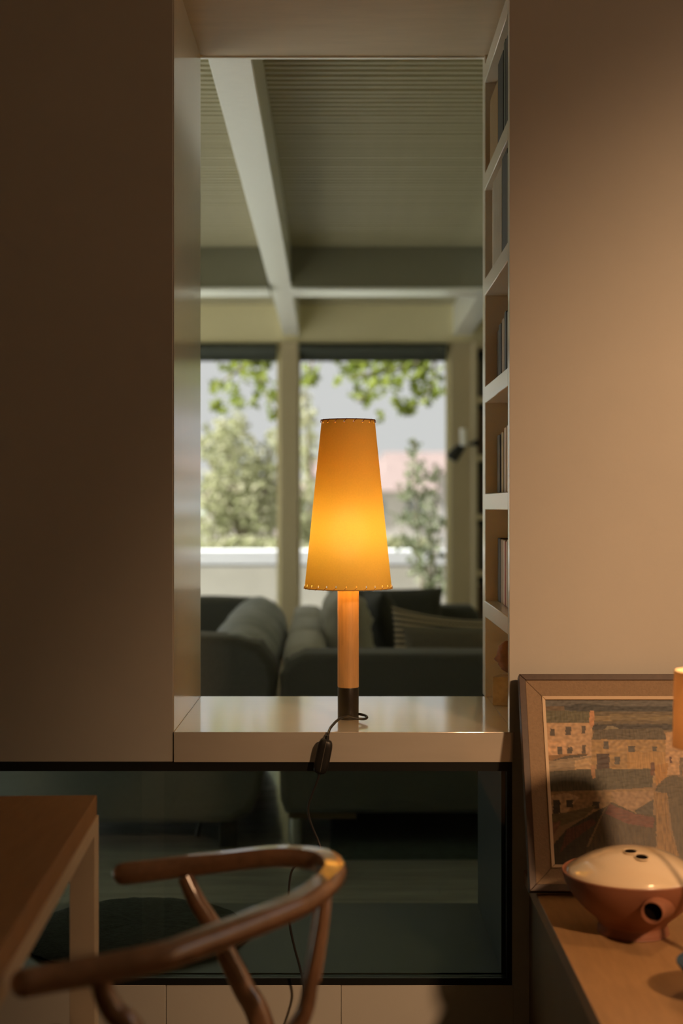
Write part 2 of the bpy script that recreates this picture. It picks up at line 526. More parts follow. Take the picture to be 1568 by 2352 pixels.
base = box('wall_base', -1.55, 0.36, WF + .012, WB, 0, GB - .012, M['black']); S(base)
bx = [-1.55, (381 - VX) / 1050.5, (783 - VX) / 1050.5, 0.3725]
for i in range(3):
    box('panel', bx[i] + .0006, bx[i + 1] - .0006, WF - .001, WF + .012, 0.0, GB, M['wall'], base, 0.0012, 1)

# the sill board
sl = box('sill_board', JX + .002, 0.3725, WF - .004, WB, GT, SILL, M['sill'], None, 0.0012, 2)
tag(sl, 'thick glossy cream sill board of the niche under the amber lamp', 'sill')

# hearth glass below the sill
gw = thing('glass_hearth', ((-1.55 + .37) / 2, WF, GB), 'long low black framed glass opening under the sill board', 'hearth')
box('frame', -1.55, 0.369, WF, WF + .03, GT - .02, GT, M['black'], gw)
box('frame', -1.55, 0.369, WF, WF + .03, GB, GB + .015, M['black'], gw)
box('frame', 0.358, 0.369, WF, WF + .03, GB + .015, GT - .02, M['black'], gw)
box('frame', -1.55, -1.53, WF, WF + .03, GB + .015, GT - .02, M['black'], gw)
box('pane', -1.53, 0.358, WF + .012, WF + .016, GB + .015, GT - .02, M['fireglass'], gw)
box('ledge', -1.55, 0.36, WF + .03, WB, GB - .012, GB + .017, M['slate'], gw)
box('side_lining', 0.349, 0.36, WF + .03, WB, GB + .017, GT, M['reveal'], gw)
box('side_lining', -1.55, -1.54, WF + .03, WB, GB + .017, GT, M['reveal'], gw)
box('top_lining', -1.54, 0.349, WF + .03, WB, GT - .012, GT - .001, M['reveal'], gw)

# ------------------------------------------------------------------ setting: living room
LF = 9.72                      # inner face of the window wall
LX0, LX1 = -4.6, 1.75
fl = box('floor_living', LX0, LX1, WB - .58, LF + .1, -0.12, -0.012, M['floor']); S(fl)
pw = 0.098
ny = int((LF - 3.72) / pw)
pmesh = None
for j in range(ny):
    cuts = [LX0, -2.2 + 1.3 * ((j * 0.37) % 1), 0.2 + 1.2 * ((j * 0.61) % 1), LX1]
    for a, b in zip(cuts[:-1], cuts[1:]):
        y = 3.72 + j * pw
        box('plank', a + .0008, b - .0008, y + .0009, y + pw - .0009, -0.0119, random.uniform(-.0006, 0), M['plank'], fl)
cl = box('ceiling_living', LX0, LX1, WF, LF + .25, CEIL, CEIL + .15, M['slat']); S(cl)
# ribbed ceiling: each rib a slat
sp = 0.0505
y = 3.74
sm = None
while y < 7.44:
    prof = [(y + .004, CEIL - .0002), (y + .013, CEIL - .016), (y + .033, CEIL - .016), (y + .042, CEIL - .0002)]
    if sm is None:
        vs = [(LX0, p[0], p[1]) for p in prof] + [(LX1, p[0], p[1]) for p in prof]
        sm = obj('slat', vs, [(0, 1, 5, 4), (1, 2, 6, 5), (2, 3, 7, 6), (3, 2, 1, 0), (4, 5, 6, 7)], M['slat'], cl)
        sy0 = y
    else:
        c = sm.copy(); COL.objects.link(c); c.location.y = y - sy0; c.location.z = random.uniform(0, .003)
    y += sp
wll = box('wall_living_left', LX0 - .15, LX0, WF, LF + .2, 2.45, CEIL, M['cream']); S(wll)
box('wall_panel', LX0 - .15, LX0, WF, 4.2, 0, 2.45, M['cream'], wll)
box('wall_panel', LX0 - .15, LX0, 9.5, LF + .2, 0, 2.45, M['cream'], wll)
w6 = box('added_window', LX0 - .10, LX0 - .04, 4.2, 9.5, 2.40, 2.45, M['cream']); S(w6)  # unseen glazed side, added to bring more daylight into the living room
for k in range(6):
    yy = 4.2 + k * 1.05
    box('window_bar', LX0 - .10, LX0 - .04, yy, yy + .05, 0.06, 2.40, M['cream'], w6)
    if k < 5: box('pane', LX0 - .072, LX0 - .068, yy + .05, yy + 1.05, 0.06, 2.40, M['pane'], w6)
box('floor_rail', LX0 - .10, LX0 - .04, 4.2, 9.5, 0, .06, M['cream'], w6)
portal('portal_west', (LX0 - .2, 6.85, 1.25), 5.3, 2.4, (PI / 2, 0, -PI / 2))
S(box('wall_living_right', LX1, LX1 + .1, 3.74, LF + .2, 0, CEIL, M['cream']))
S(box('wall_living_back', LX0, -2.4, WF, WB, 0, CEIL, M['cream']))
# longitudinal beams
def beam(name, l0, r0, l1, r1, z0, z1, ya, yb, m):
    return S(hexa(name, [(l0, ya, z0), (r0, ya, z0), (r1, yb, z0), (l1, yb, z0),
                         (l0, ya, z1), (r0, ya, z1), (r1, yb, z1), (l1, yb, z1)], m, None, 0.004, 2))
BZ = NICHE
beam('trim_2', -0.3535, -0.2383, -0.4106, -0.2985, BZ, CEIL, WB + .002, LF, M['beam'])
beam('trim_3', 0.735, 0.86, 0.75, 0.875, BZ, CEIL, WB + .06, LF, M['beam'])
beam('trim_4', -1.52, -1.40, -1.575, -1.455, BZ, CEIL, WB + .002, LF, M['beam'])
beam('trim_5', -2.66, -2.54, -2.72, -2.60, BZ, CEIL, WB + .002, LF, M['beam'])
# cross beam, in lengths between the long ones
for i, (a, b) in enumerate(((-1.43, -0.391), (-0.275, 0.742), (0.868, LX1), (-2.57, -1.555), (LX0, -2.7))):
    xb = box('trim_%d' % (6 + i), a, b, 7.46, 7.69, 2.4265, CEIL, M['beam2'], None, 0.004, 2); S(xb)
    box('lit_underside', a, b, 7.452, 7.698, 2.410, 2.4262, M['beam'], xb, .002, 1)  # window light on the beam's underside, put in as a white board
# window wall
HEAD = 2.398
wn_ = box('wall_north', LX0, LX1, LF, LF + .22, HEAD, CEIL, M['cream']); S(wn_)
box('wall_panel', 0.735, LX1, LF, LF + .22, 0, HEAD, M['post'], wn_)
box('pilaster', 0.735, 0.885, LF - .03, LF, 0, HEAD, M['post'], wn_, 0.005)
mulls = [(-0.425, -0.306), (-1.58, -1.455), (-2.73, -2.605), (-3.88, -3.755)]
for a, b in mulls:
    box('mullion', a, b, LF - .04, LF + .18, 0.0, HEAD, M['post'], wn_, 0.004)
box('floor_rail', LX0, 0.735, LF, LF + .18, 0.0, 0.07, M['post'], wn_)
bays = [(-0.306, 0.735), (-1.455, -0.425), (-2.605, -1.58), (-3.755, -2.73)]
wnames = ['window_1', 'window_2', 'window_3', 'window_5']
for (a, b), nm in zip(bays, wnames):
    fr = 0.03
    w = box(nm, a, b, LF + .03, LF + .10, HEAD - .025, HEAD, M['cream']); S(w)
    box('window_frame', a, a + .012, LF + .03, LF + .10, 0.07, HEAD - .025, M['cream'], w)
    box('window_frame', b - fr, b, LF + .03, LF + .10, 0.07, HEAD - .025, M['cream'], w)
    box('window_frame', a + .012, b - fr, LF + .03, LF + .10, 0.07, 0.10, M['cream'], w)
    box('pane', a + .012, b - fr, LF + .06, LF + .066, 0.10, HEAD - .025, M['pane'], w)
for (a, b), nm in zip(bays, ['right hand', 'left hand']):
    bl = thing('roller_blind', ((a + b) / 2, LF + .02, 2.27), 'dark grey roller blind rolled up at the head of the %s window' % nm, 'blind', 'roller blinds at the window heads')
    box('fabric', a + .006, b - .03, LF + .006, LF + .012, 2.285, HEAD - .012, M['blind'], bl)
    v, f = tube_geo([(a + .006, LF - .005, HEAD - .045), (b - .03, LF - .005, HEAD - .045)], 0.036, 16)
    obj('roll', v, f, M['blind'], bl, 40)
    box('bottom_bar', a + .006, b - .03, LF + .003, LF + .015, 2.268, 2.285, M['blind'], bl, 0.003)
portal('portal_north', (-1.5, LF + .3, 1.25), 4.8, 2.3, (PI / 2, 0, PI))

# roof over everything, eaves outside
S(box('trim_11', LX0 - .6, 3.2, -2.2, LF + .55, CEIL + .16, CEIL + .36, M['coping']))

# ------------------------------------------------------------------ outdoors
S(box('side_terrace', -14, LX0 - .15, 2.0, LF + .22, -0.15, -0.02, M['terrace']))
S(box('terrace_floor', -12, 12, LF + .22, 12.25, -0.15, -0.02, M['terrace']))
pr = box('parapet', -12, 12, 12.05, 12.25, -0.02, 0.768, M['concrete']); S(pr)
box('shadow_line', -12, 12, 12.13, 12.2, 0.768, 0.785, M['slate'], pr)  # shadow under the coping put in as a dark strip
box('coping', -12, 12, 11.98, 12.32, 0.785, 0.905, M['coping'], pr, 0.01)
g = obj('ground', [(-160, 12.25, -3.5), (160, 12.25, -3.5), (160, 60, -2.5), (-160, 60, -2.5), (160, 260, 1.0), (-160, 260, 1.0)],
        [(0, 1, 2, 3), (3, 2, 4, 5)], M['ground'])
S(g)
# distant hills
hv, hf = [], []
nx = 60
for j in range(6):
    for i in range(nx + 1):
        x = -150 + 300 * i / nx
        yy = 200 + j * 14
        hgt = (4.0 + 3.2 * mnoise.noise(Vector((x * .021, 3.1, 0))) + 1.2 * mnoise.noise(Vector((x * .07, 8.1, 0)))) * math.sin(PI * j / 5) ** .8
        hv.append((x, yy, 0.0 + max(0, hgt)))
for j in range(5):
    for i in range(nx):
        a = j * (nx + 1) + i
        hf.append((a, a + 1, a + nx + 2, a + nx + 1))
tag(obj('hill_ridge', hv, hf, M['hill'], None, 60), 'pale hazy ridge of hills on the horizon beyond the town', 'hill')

def house(x, y, w, d, z0, h, roof, label):
    t = thing('house', (x, y + d / 2, z0), label, 'house', 'pale houses of the town beyond the parapet')
    box('wall', x - w / 2, x + w / 2, y, y + d, z0, z0 + h, M['hwall'], t)
    e = 0.25
    obj('roof', [(x - w / 2 - e, y - e, z0 + h), (x + w / 2 + e, y - e, z0 + h), (x + w / 2 + e, y + d + e, z0 + h), (x - w / 2 - e, y + d + e, z0 + h),
                 (x - w / 2 - e, y + d / 2, z0 + h + roof), (x + w / 2 + e, y + d / 2, z0 + h + roof)],
        [(3, 2, 1, 0), (0, 1, 5, 4), (2, 3, 4, 5), (1, 2, 5), (3, 0, 4)], M['hroof'], t)
    n = max(2, int(w / 1.6))
    for k in range(n):
        xx = x - w / 2 + w * (k + .5) / n
        for zz in np.arange(z0 + .9, z0 + h - 1.0, 1.7):
            box('window', xx - .35, xx + .35, y - .04, y + .02, zz, zz + .9, M['hwin'], t)
house(2.2, 60, 3.2, 5, -2.0, 3.9, 0.9, 'pale pink house with tiled roof seen just right of the lampshade')
house(-4.2, 66, 4.4, 5, -2.2, 3.6, 1.0, 'pale pink house seen through leaves left of the window post')
house(4.4, 72, 4.2, 5, -2.0, 5.0, 1.1, 'pale house behind the shrub at the right window edge')
house(0.4, 84, 5.0, 5, -2.0, 5.0, 1.2, 'pale house mostly hidden behind the amber lampshade')

# leaves
def leaf_geo(cs, size, rg, droop=0.3, aspect=0.6, lobes=False):
    """numpy leaf cards bent along the midrib: arrays of verts and faces."""
    n = len(cs)
    d = rg.normal(size=(n, 3)); d[:, 2] -= droop; d /= np.linalg.norm(d, axis=1)[:, None]
    u = rg.normal(size=(n, 3)); u -= d * (u * d).sum(1)[:, None]; u /= np.linalg.norm(u, axis=1)[:, None]
    w = np.cross(d, u)
    s = size * rg.uniform(.6, 1.25, size=(n, 1))
    c = np.array(cs)
    a0 = c - d * s * .5
    a1 = c + d * s * .5
    if lobes:
        outline = [(-.5, 0), (-.42, .30), (-.12, .18), (.0, .52), (.16, .18), (.5, 0), (.16, -.18), (.0, -.52), (-.12, -.18), (-.42, -.30)]
        pts = [c + d * s * p[0] + u * s * p[1] + w * s * .25 * abs(p[1]) for p in outline]
        k = len(outline)
        V = np.stack(pts, 1).reshape(-1, 3)
        base = np.arange(n)[:, None] * k
        Fs = []
        for q in ((0, 1, 2), (0, 2, 5), (2, 3, 4), (2, 4, 5), (0, 5, 8), (0, 8, 9), (5, 6, 8), (6, 7, 8)):
            Fs.append(base + np.array(q))
        Fc = np.stack(Fs, 1).reshape(-1, 3)
        return V, Fc
    l = c + u * s * aspect * .5 + w * s * .15
    r = c - u * s * aspect * .5 + w * s * .15
    V = np.stack([a0, l, a1, r], 1).reshape(-1, 3)
    base = np.arange(n)[:, None] * 4
    Fc = np.stack([base + np.array((0, 1, 2)), base + np.array((0, 2, 3))], 1).reshape(-1, 3)
    return V, Fc

def blob_points(blobs, rg):
    out = []
    for (cx, cy, cz, rx, ry, rz, n) in blobs:
        q = rg.normal(size=(n, 3)); q /= np.linalg.norm(q, axis=1)[:, None]
        q *= rg.uniform(.15, 1, size=(n, 1)) ** .5
        out.append(np.array((cx, cy, cz)) + q * np.array((rx, ry, rz)))
    return np.concatenate(out)

def pxblob(px, py, Y, rpx, rpy, n, dy=.5):
    p = P(px, py, Y)
    return (p.x, p.y, p.z, rpx / F * Y, dy, rpy / F * Y, n)

# plane tree whose boughs hang over the terrace; nearest leaves are parts
pt = thing('plane_tree', (2.6, 12.9, -3.4), 'tree with big lobed green leaves hanging across the top of the windows', 'tree')
tube('trunk', spline([(2.6, 12.9, -3.4), (2.55, 12.85, 0), (2.4, 12.7, 2.2), (2.1, 12.4, 3.2)], 5), list(np.linspace(.16, .09, 16)), M['bark'], pt, 10)
def bough(pts, r):
    tube('bough', spline([tuple(p) for p in pts], 5), list(np.linspace(r, .006, 5 * (len(pts) - 1) + 1)), M['bark'], pt, 7)
bough([(2.3, 12.6, 2.6), P(1120, 790, 12.3), P(960, 835, 12.0), P(800, 868, 11.8)], .05)
bough([(2.1, 12.4, 3.2), P(900, 740, 12.3), P(640, 800, 12.1), P(490, 890, 12.0)], .05)
bough([P(1000, 820, 12.1), P(985, 900, 12.0), P(930, 955, 11.9)], .015)
bough([P(900, 850, 11.9), P(850, 900, 11.9), P(820, 925, 11.8)], .012)
bough([P(640, 800, 12.1), P(600, 870, 12.0), P(635, 955, 12.0)], .012)
bough([P(720, 790, 12.1), P(715, 850, 12.0), P(712, 890, 12.0)], .012)
lb = [pxblob(840, 850, 11.9, 60, 26, 34), pxblob(930, 850, 11.9, 70, 26, 44), pxblob(985, 880, 11.9, 45, 55, 52),
      pxblob(930, 925, 11.9, 36, 26, 24), pxblob(835, 905, 11.8, 40, 24, 28), pxblob(890, 890, 11.9, 40, 22, 20),
      pxblob(712, 865, 12.0, 26, 30, 22), pxblob(770, 882, 11.7, 10, 6, 4), pxblob(560, 850, 12.0, 70, 22, 34),
      pxblob(610, 900, 12.0, 40, 40, 34), pxblob(515, 890, 12.0, 36, 14, 18), pxblob(500, 937, 12.0, 26, 10, 14),
      pxblob(545, 925, 12.0, 22, 12, 10), pxblob(635, 950, 12.0, 22, 12, 10), pxblob(870, 962, 11.8, 14, 7, 3)]
cs = blob_points(lb, rng)
protos = []
for k in range(12):
    V, Fc = leaf_geo(np.zeros((1, 3)), 0.10, rng, 0.5, lobes=True)
    me = bpy.data.meshes.new('leaf'); me.from_pydata(V.tolist(), [], Fc.tolist()); me.update(); me.materials.append(M['leaf'])
    protos.append(me)
order = rng.permutation(len(cs))
ptl = worldloc(pt)
for q in order[:298]:
    o = bpy.data.objects.new('leaf', protos[q % 12]); COL.objects.link(o); o.parent = pt
    o.location = Vector(cs[q]) - ptl
    s_ = random.uniform(.8, 1.25); o.scale = (s_, s_, s_); o.rotation_euler = (0, 0, random.uniform(0, 6.28))
more = blob_points([pxblob(880, 800, 12.2, 150, 50, 160), pxblob(560, 800, 12.2, 120, 40, 130), pxblob(1080, 840, 12.2, 60, 90, 90)], rng)
V, Fc = leaf_geo(np.concatenate([cs[order[298:]], more]), 0.11, rng, .5, lobes=True)
tag(obj('foliage', V, Fc, M['leaf'], pt), kind='stuff')

def bush(name, base, stems, blobs, size, m, label, cat, bare=.012, aspect=.6):
    t = thing(name, base, label, cat)
    for s_ in stems:
        tube('stem', spline([tuple(p) for p in s_], 4), list(np.linspace(bare, bare * .3, 4 * (len(s_) - 1) + 1)), M['bark'], t, 6)
    V, Fc = leaf_geo(blob_points(blobs, rng), size, rng, .1, aspect)
    tag(obj('foliage', V, Fc, m, t), kind='stuff')
    return t
def B(px, py, Y): return tuple(P(px, py, Y))
gz = -3.4
bush('olive_tree', (B(560, 1200, 15.5)[0], 15.5, gz), [[(B(560, 1200, 15.5)[0], 15.5, gz), B(556, 1240, 15.5), B(540, 1100, 15.5), B(520, 1000, 15.5)],
     [B(556, 1240, 15.5), B(600, 1120, 15.4), B(620, 1030, 15.4)], [B(556, 1240, 15.5), B(515, 1130, 15.4), B(480, 1060, 15.3)]],
     [pxblob(545, 1110, 15.5, 80, 130, 900, .7), pxblob(500, 1020, 15.5, 45, 55, 150, .6), pxblob(600, 1150, 15.3, 60, 110, 520, .6), pxblob(535, 985, 15.4, 40, 40, 110),
      pxblob(480, 1180, 15.4, 60, 90, 420, .6), pxblob(640, 1060, 15.5, 40, 90, 170, .6)],
     .10, M['bush'], 'pale olive coloured tree filling the left window above the white parapet', 'tree', .05)
bush('garden_tree', (B(712, 1200, 16.5)[0], 16.5, gz), [[(B(712, 1200, 16.5)[0], 16.5, gz), B(712, 1180, 16.5), B(706, 1000, 16.4), B(700, 900, 16.3)]],
     [pxblob(705, 1000, 16.5, 26, 120, 190, .5), pxblob(705, 1180, 16.3, 34, 90, 300, .5), pxblob(740, 1230, 16.3, 60, 40, 240, .5)],
     .10, M['bush'], 'thin pale tree beside the window post, left of the lampshade', 'tree', .04)
bush('low_hedge', (0.2, 14.0, gz), [[(0.4, 14, gz), B(880, 1255, 14)], [(0.1, 14, gz), B(820, 1250, 14)], [(-1.0, 14, gz), B(560, 1260, 14)]],
     [pxblob(900, 1258, 14, 110, 26, 420, .4), pxblob(780, 1262, 14, 90, 22, 300, .4), pxblob(570, 1258, 14, 130, 26, 560, .4)],
     .08, M['bush'], 'low olive hedge just behind the white parapet coping', 'hedge', .02)
sx = B(965, 1300, 11.2)[0]
sh = bush('leafy_shrub', (sx, 11.2, -.02), [[(sx, 11.2, .30), B(968, 1300, 11.2), B(955, 1150, 11.2), B(952, 1060, 11.2), B(950, 1005, 11.2)],
     [(sx + .03, 11.2, .30), B(985, 1280, 11.2), B(1000, 1150, 11.2), B(1008, 1075, 11.2)], [B(958, 1200, 11.2), B(930, 1140, 11.1), B(905, 1110, 11.1)],
     [B(962, 1290, 11.2), B(930, 1230, 11.1), B(915, 1210, 11.1)], [B(990, 1330, 11.2), B(1005, 1250, 11.3), B(1020, 1200, 11.3)]],
     [pxblob(953, 1090, 11.2, 26, 60, 60, .25), pxblob(950, 1030, 11.2, 18, 30, 16, .15), pxblob(985, 1180, 11.2, 40, 90, 120, .3), pxblob(925, 1130, 11.1, 30, 30, 26, .2),
      pxblob(940, 1190, 11.2, 50, 22, 34, .2), pxblob(980, 1290, 11.2, 50, 60, 105, .3), pxblob(1005, 1090, 11.2, 20, 30, 16, .2), pxblob(1000, 1350, 11.2, 40, 40, 60, .2),
      pxblob(930, 1245, 11.1, 35, 20, 26, .2)],
     .075, M['shrub'], 'tall sparse potted shrub on the terrace at the right window edge', 'shrub', .012)
lathe('pot', [(.13, 0), (.17, .30), (.185, .32), (.185, .36), (.165, .36), (.155, .31), (0, .31)], (sx, 11.2, -.02), M['terra'], sh, 24)

# ------------------------------------------------------------------ niche bookcase
SB0, SB1 = WF + .0006, 3.735
bc = thing('bookcase', (.5, 3.42, SILL), 'built-in cream bookcase on the right side of the niche', 'bookcase')
hexa('side_panel', [(RX, SB0, SILL), (.64, SB0, SILL), (.64, SB0 + .04, SILL), (RX + .001, SB0 + .04, SILL),
                    (RX, SB0, NICHE), (.64, SB0, NICHE), (.64, SB0 + .04, NICHE), (RX + .001, SB0 + .04, NICHE)], M['shelf'], bc, .0015, 1)
box('side_panel', .366, .64, 3.675, SB1, SILL, CEIL, M['shelf'], bc, .0015, 1)
box('back_panel', .63, .645, SB0 + .04, 3.675, SILL, NICHE, M['shelf'], bc)
box('bottom_panel', .373, .63, SB0 + .04, 3.675, GT, SILL, M['sill'], bc)
btops = [(1.137, 1.093), (.856, .815), (.585, .543), (.307, .2655), (.031, -.0095), (-.2455, -.2855)]
for t_, b_ in btops:
    box('shelf', RX + .001, .63, SB0 + .04, 3.675, EYE + b_, EYE + t_, M['shelf'], bc, .0015, 1)

# books
bookm = {}
def bcol(c, r=.6):
    k = tuple(c)
    if k not in bookm: bookm[k] = mat('book_cover', c, r, .08, 20)
    return bookm[k]
M['pages'] = mat('pages', (.62, .55, .42), .9, .08, 90, stretch=(1, 60, 1))
def book(y0, y1, x0, x1, z0, h, col, label, group, lean=0.0, axis='y', pages=True):
    """spine faces -x; thickness along y."""
    t = thing('book', ((x0 + x1) / 2, (y0 + y1) / 2, z0), label, 'book', group)
    c = .0025
    m = bcol(col)
    def sh(o):
        if lean:
            for v in o.data.vertices: v.co.y += lean * (v.co.z)
    sh(box('cover', x0, x1, y0, y0 + c, z0, z0 + h, m, t))
    sh(box('cover', x0, x1, y1 - c, y1, z0, z0 + h, m, t))
    sh(box('spine', x0 - .003, x0, y0, y1, z0, z0 + h, m, t, .0012, 1))
    if pages: sh(box('pages', x0, x1 - .004, y0 + c, y1 - c, z0 + .003, z0 + h - .003, M['pages'], t))
    return t
def row(floor, edges, hs, cols, shelfname, group, XS=.398):
    """edges: pixel columns of the spines from far (left) to near (right)."""
    words = ['farthest', 'second farthest', 'third from far end', 'fourth from far end', 'fifth from far end', 'sixth from far end', 'nearest', 'very nearest']
    for i in range(len(hs)):
        ya, yb = XS * F / (edges[i + 1] - VX), XS * F / (edges[i] - VX)
        cn, c = cols[i]
        book(ya + .0004, yb - .0004, XS + random.uniform(0, .004), XS + .14, floor, hs[i], c, '%s book, %s on the %s of niche bookcase' % (cn, words[i], shelfname), group)
DK = (.035, .033, .028); GR = (.11, .095, .075); CR = (.55, .43, .29); BK = (.018, .016, .014); YL = (.42, .30, .10); WT = (.70, .62, .50); RD = (.32, .06, .035); TN = (.30, .22, .14); GN = (.05, .065, .045)
f5 = EYE - .2455
row(f5 + .0003, [1143.5, 1149.5, 1155.5, 1158, 1160.5, 1163, 1166, 1172], [.163, .161, .160, .160, .159, .159, .163], [('dark grey', DK), ('taupe', TN), ('white', WT), ('dull olive', GN), ('thin red', RD), ('cream', CR), ('tan', TN)], 'fifth shelf down', 'books on the fifth shelf down')
f4 = EYE + .031
row(f4 + .0003, [1143.5, 1149, 1152, 1155.5, 1159, 1163, 1172], [.150, .153, .154, .152, .161, .165], [('grey', GR), ('dark brown', BK), ('slim yellow', YL), ('black', BK), ('cream', CR), ('white', WT)], 'fourth shelf down', 'books on the fourth shelf down')
f3 = EYE + .307
row(f3 + .0003, [1142.5, 1147, 1152, 1157, 1160.5, 1164, 1172], [.143, .153, .160, .156, .168, .165], [('brown', GR), ('black', BK), ('tan', TN), ('cream', CR), ('dark', BK), ('grey', GR)], 'third shelf down', 'books on the third shelf down')
f2 = EYE + .585
row(f2 + .0003, [1131, 1133.5, 1154, 1166, 1172], [.206, .213, .225, .21], [('slim cream', WT), ('thick grey', (.34, .29, .21)), ('thick black', BK), ('brown', GR)], 'second shelf down', 'books on the second shelf down', .372)
f1 = EYE + .856
row(f1 + .0003, [1127, 1145, 1157, 1161, 1172], [.165, .20, .215, .21], [('ochre', (.28, .17, .06)), ('black', BK), ('dull green', GN), ('black', BK)], 'top shelf', 'books on the top shelf', .372)

# head sculpture on stone block
hs = thing('head_sculpture', (.42, 3.56, SILL), 'small brown clay head facing left on a rough stone block', 'sculpture')
def rotbox(name, cx, cy, hx, hy, z0, z1, ang, m, parent, bevel):
    ca, sa = math.cos(ang), math.sin(ang)
    def q(a, b, z): return (cx + a * ca - b * sa, cy + a * sa + b * ca, z)
    return hexa(name, [q(-hx, -hy, z0), q(hx, -hy, z0), q(hx, hy, z0), q(-hx, hy, z0), q(-hx, -hy, z1), q(hx, -hy, z1), q(hx, hy, z1), q(-hx, hy, z1)], m, parent, bevel, 1)
rotbox('stone_block', .4135, 3.535, .034, .032, SILL + .0002, SILL + .0715, math.radians(-24), M['stone'], hs, .0015)
# head: lumpy profile facing -x
hvs, hfs = [], []
hc = Vector((.4155, 3.535, SILL + .118))
nu, nv = 40, 28
for j in range(nv + 1):
    th = PI * j / nv
    for i in range(nu):
        ph = 2 * PI * i / nu
        d = Vector((math.cos(ph) * math.sin(th), math.sin(ph) * math.sin(th), math.cos(th)))
        r = Vector((d.x * .0345, d.y * .028, d.z * .041))
        front = max(0, -d.x)
        # chin, nose, brow
        lat = math.exp(-(d.y / .22) ** 2)
        r.x -= .010 * front * lat * math.exp(-((d.z + .12) / .16) ** 2)
        r.x += .005 * front * math.exp(-((d.z - .12) / .09) ** 2) * math.exp(-((abs(d.y) - .33) / .16) ** 2)
        r.x -= .004 * front * lat * math.exp(-((d.z + .48) / .08) ** 2)
        r.x -= .005 * front * lat * math.exp(-((d.z + .74) / .12) ** 2)
        if d.z < -.35: r.x += (.35 + d.z) * -.012 * (1 if d.x > 0 else 0); r.y *= 1 + (d.z + .35) * .35
        r += d * .0022 * mnoise.noise(d * 4.0) + d * .0012 * mnoise.noise(d * 11.0)
        # ears
        r.y += .005 * (1 if d.y > 0 else -1) * math.exp(-((abs(d.y) - .95) / .15) ** 2) * math.exp(-((d.z) / .22) ** 2) * math.exp(-((d.x - .08) / .14) ** 2)
        q = Vector((r.x * math.cos(.3) + r.z * -math.sin(.22) * .6, r.y, r.z))
        hvs.append(hc + q)
for j in range(nv):
    for i in range(nu):
        i2 = (i + 1) % nu
        hfs.append((j * nu + i, j * nu + i2, (j + 1) * nu + i2, (j + 1) * nu + i))
fix_normals(obj('head', hvs, hfs, M['clay'], hs, 60))
tube('neck', [(.427, 3.537, SILL + .0717), (.427, 3.537, SILL + .080), (.424, 3.536, SILL + .095)], [.019, .016, .018], M['clay'], hs, 16)

# ------------------------------------------------------------------ amber table lamp
LXc, LYc = .0115, 3.300
ZB, ZT = 1.0895, 1.4785
RB, RT = .1010, .0617
lamp = thing('table_lamp', (LXc, LYc, SILL), 'lit table lamp with tall amber cone shade standing on the sill', 'lamp')
lathe('base', [(.0242, .0003), (.0245, .0015), (.0245, .0725), (.0242, .0735), (0, .0735)], (LXc, LYc, SILL), M['lampblack'], lamp, 48)
zs = 0.0735
lathe('stem', [(.0, zs), (.0236, zs), (.0236, zs + .0005), (.0247, zs + .0015), (.0247, .340), (.0240, .342), (0, .342)], (LXc, LYc, SILL), M['oak'], lamp, 48)
lathe('bulb_socket', [(0, 1.128), (.014, 1.128), (.014, 1.150), (.011, 1.1532), (0, 1.1532)], (LXc, LYc, 0), M['lampblack'], lamp, 24)
bp = [(0.0, 1.1535), (.012, 1.154), (.018, 1.158)] + [(.040 * math.sin(a), 1.216 - .060 * math.cos(a)) for a in np.linspace(.45, PI, 14)]
lathe('bulb', bp, (LXc, LYc, 0), M['bulb'], lamp, 24, 80)
# conical shade with stitched holes
NS = 270
zr = [ZB, ZB + .0045, ZB + .0095] + list(np.linspace(ZB + .02, ZT - .02, 24)) + [ZT - .0085, ZT - .0045, ZT]
def rad(z): return RB + (RT - RB) * (z - ZB) / (ZT - ZB)
vs, fs = [], []
for z in zr:
    for k in range(NS):
        a = 2 * PI * k / NS
        r = rad(z) * (1 + .0016 * math.sin(5 * a + 9 * z))
        vs.append((LXc + r * math.cos(a), LYc + r * math.sin(a), z))
nr = len(zr)
for j in range(nr - 1):
    for k in range(NS):
        if j == 1 and k % 10 == 0: continue
        if j == nr - 3 and k % 15 in (0, 1): continue
        k2 = (k + 1) % NS
        fs.append((j * NS + k, j * NS + k2, (j + 1) * NS + k2, (j + 1) * NS + k))
shd = obj('lamp_shade', vs, fs, M['parch'], lamp, 80)
def ringpath(R, z, n=96): return [(LXc + R * math.cos(2 * PI * k / n), LYc + R * math.sin(2 * PI * k / n), z) for k in range(n + 1)]
tube('rim', ringpath(RB + .0004, ZB), .0011, M['thread'], shd, 6)
tube('rim', ringpath(RT + .0004, ZT), .0013, M['rim'], shd, 6)
for n_, z, dz, step, off in ((27, ZB, .0055, 10, .7), (18, ZT, -.0058, 15, 1.0)):
    for k in range(n_):
        a = 2 * PI * (k * step + off) / NS
        da = -.085 if dz > 0 else .10
        pts = []
        for t in np.linspace(0, 1, 6):
            zz = z + dz * (1 - t) * 1.0
            R = rad(zz) + .0012 + .0006 * math.sin(PI * t)
            aa = a + da * t * (1 if dz > 0 else 1)
            pts.append((LXc + R * math.cos(aa), LYc + R * math.sin(aa), zz - (.0016 if dz > 0 else -.0014) * t))
        tube('stitch', pts, .0008, M['thread'] if dz > 0 else M['rim'], shd, 5)
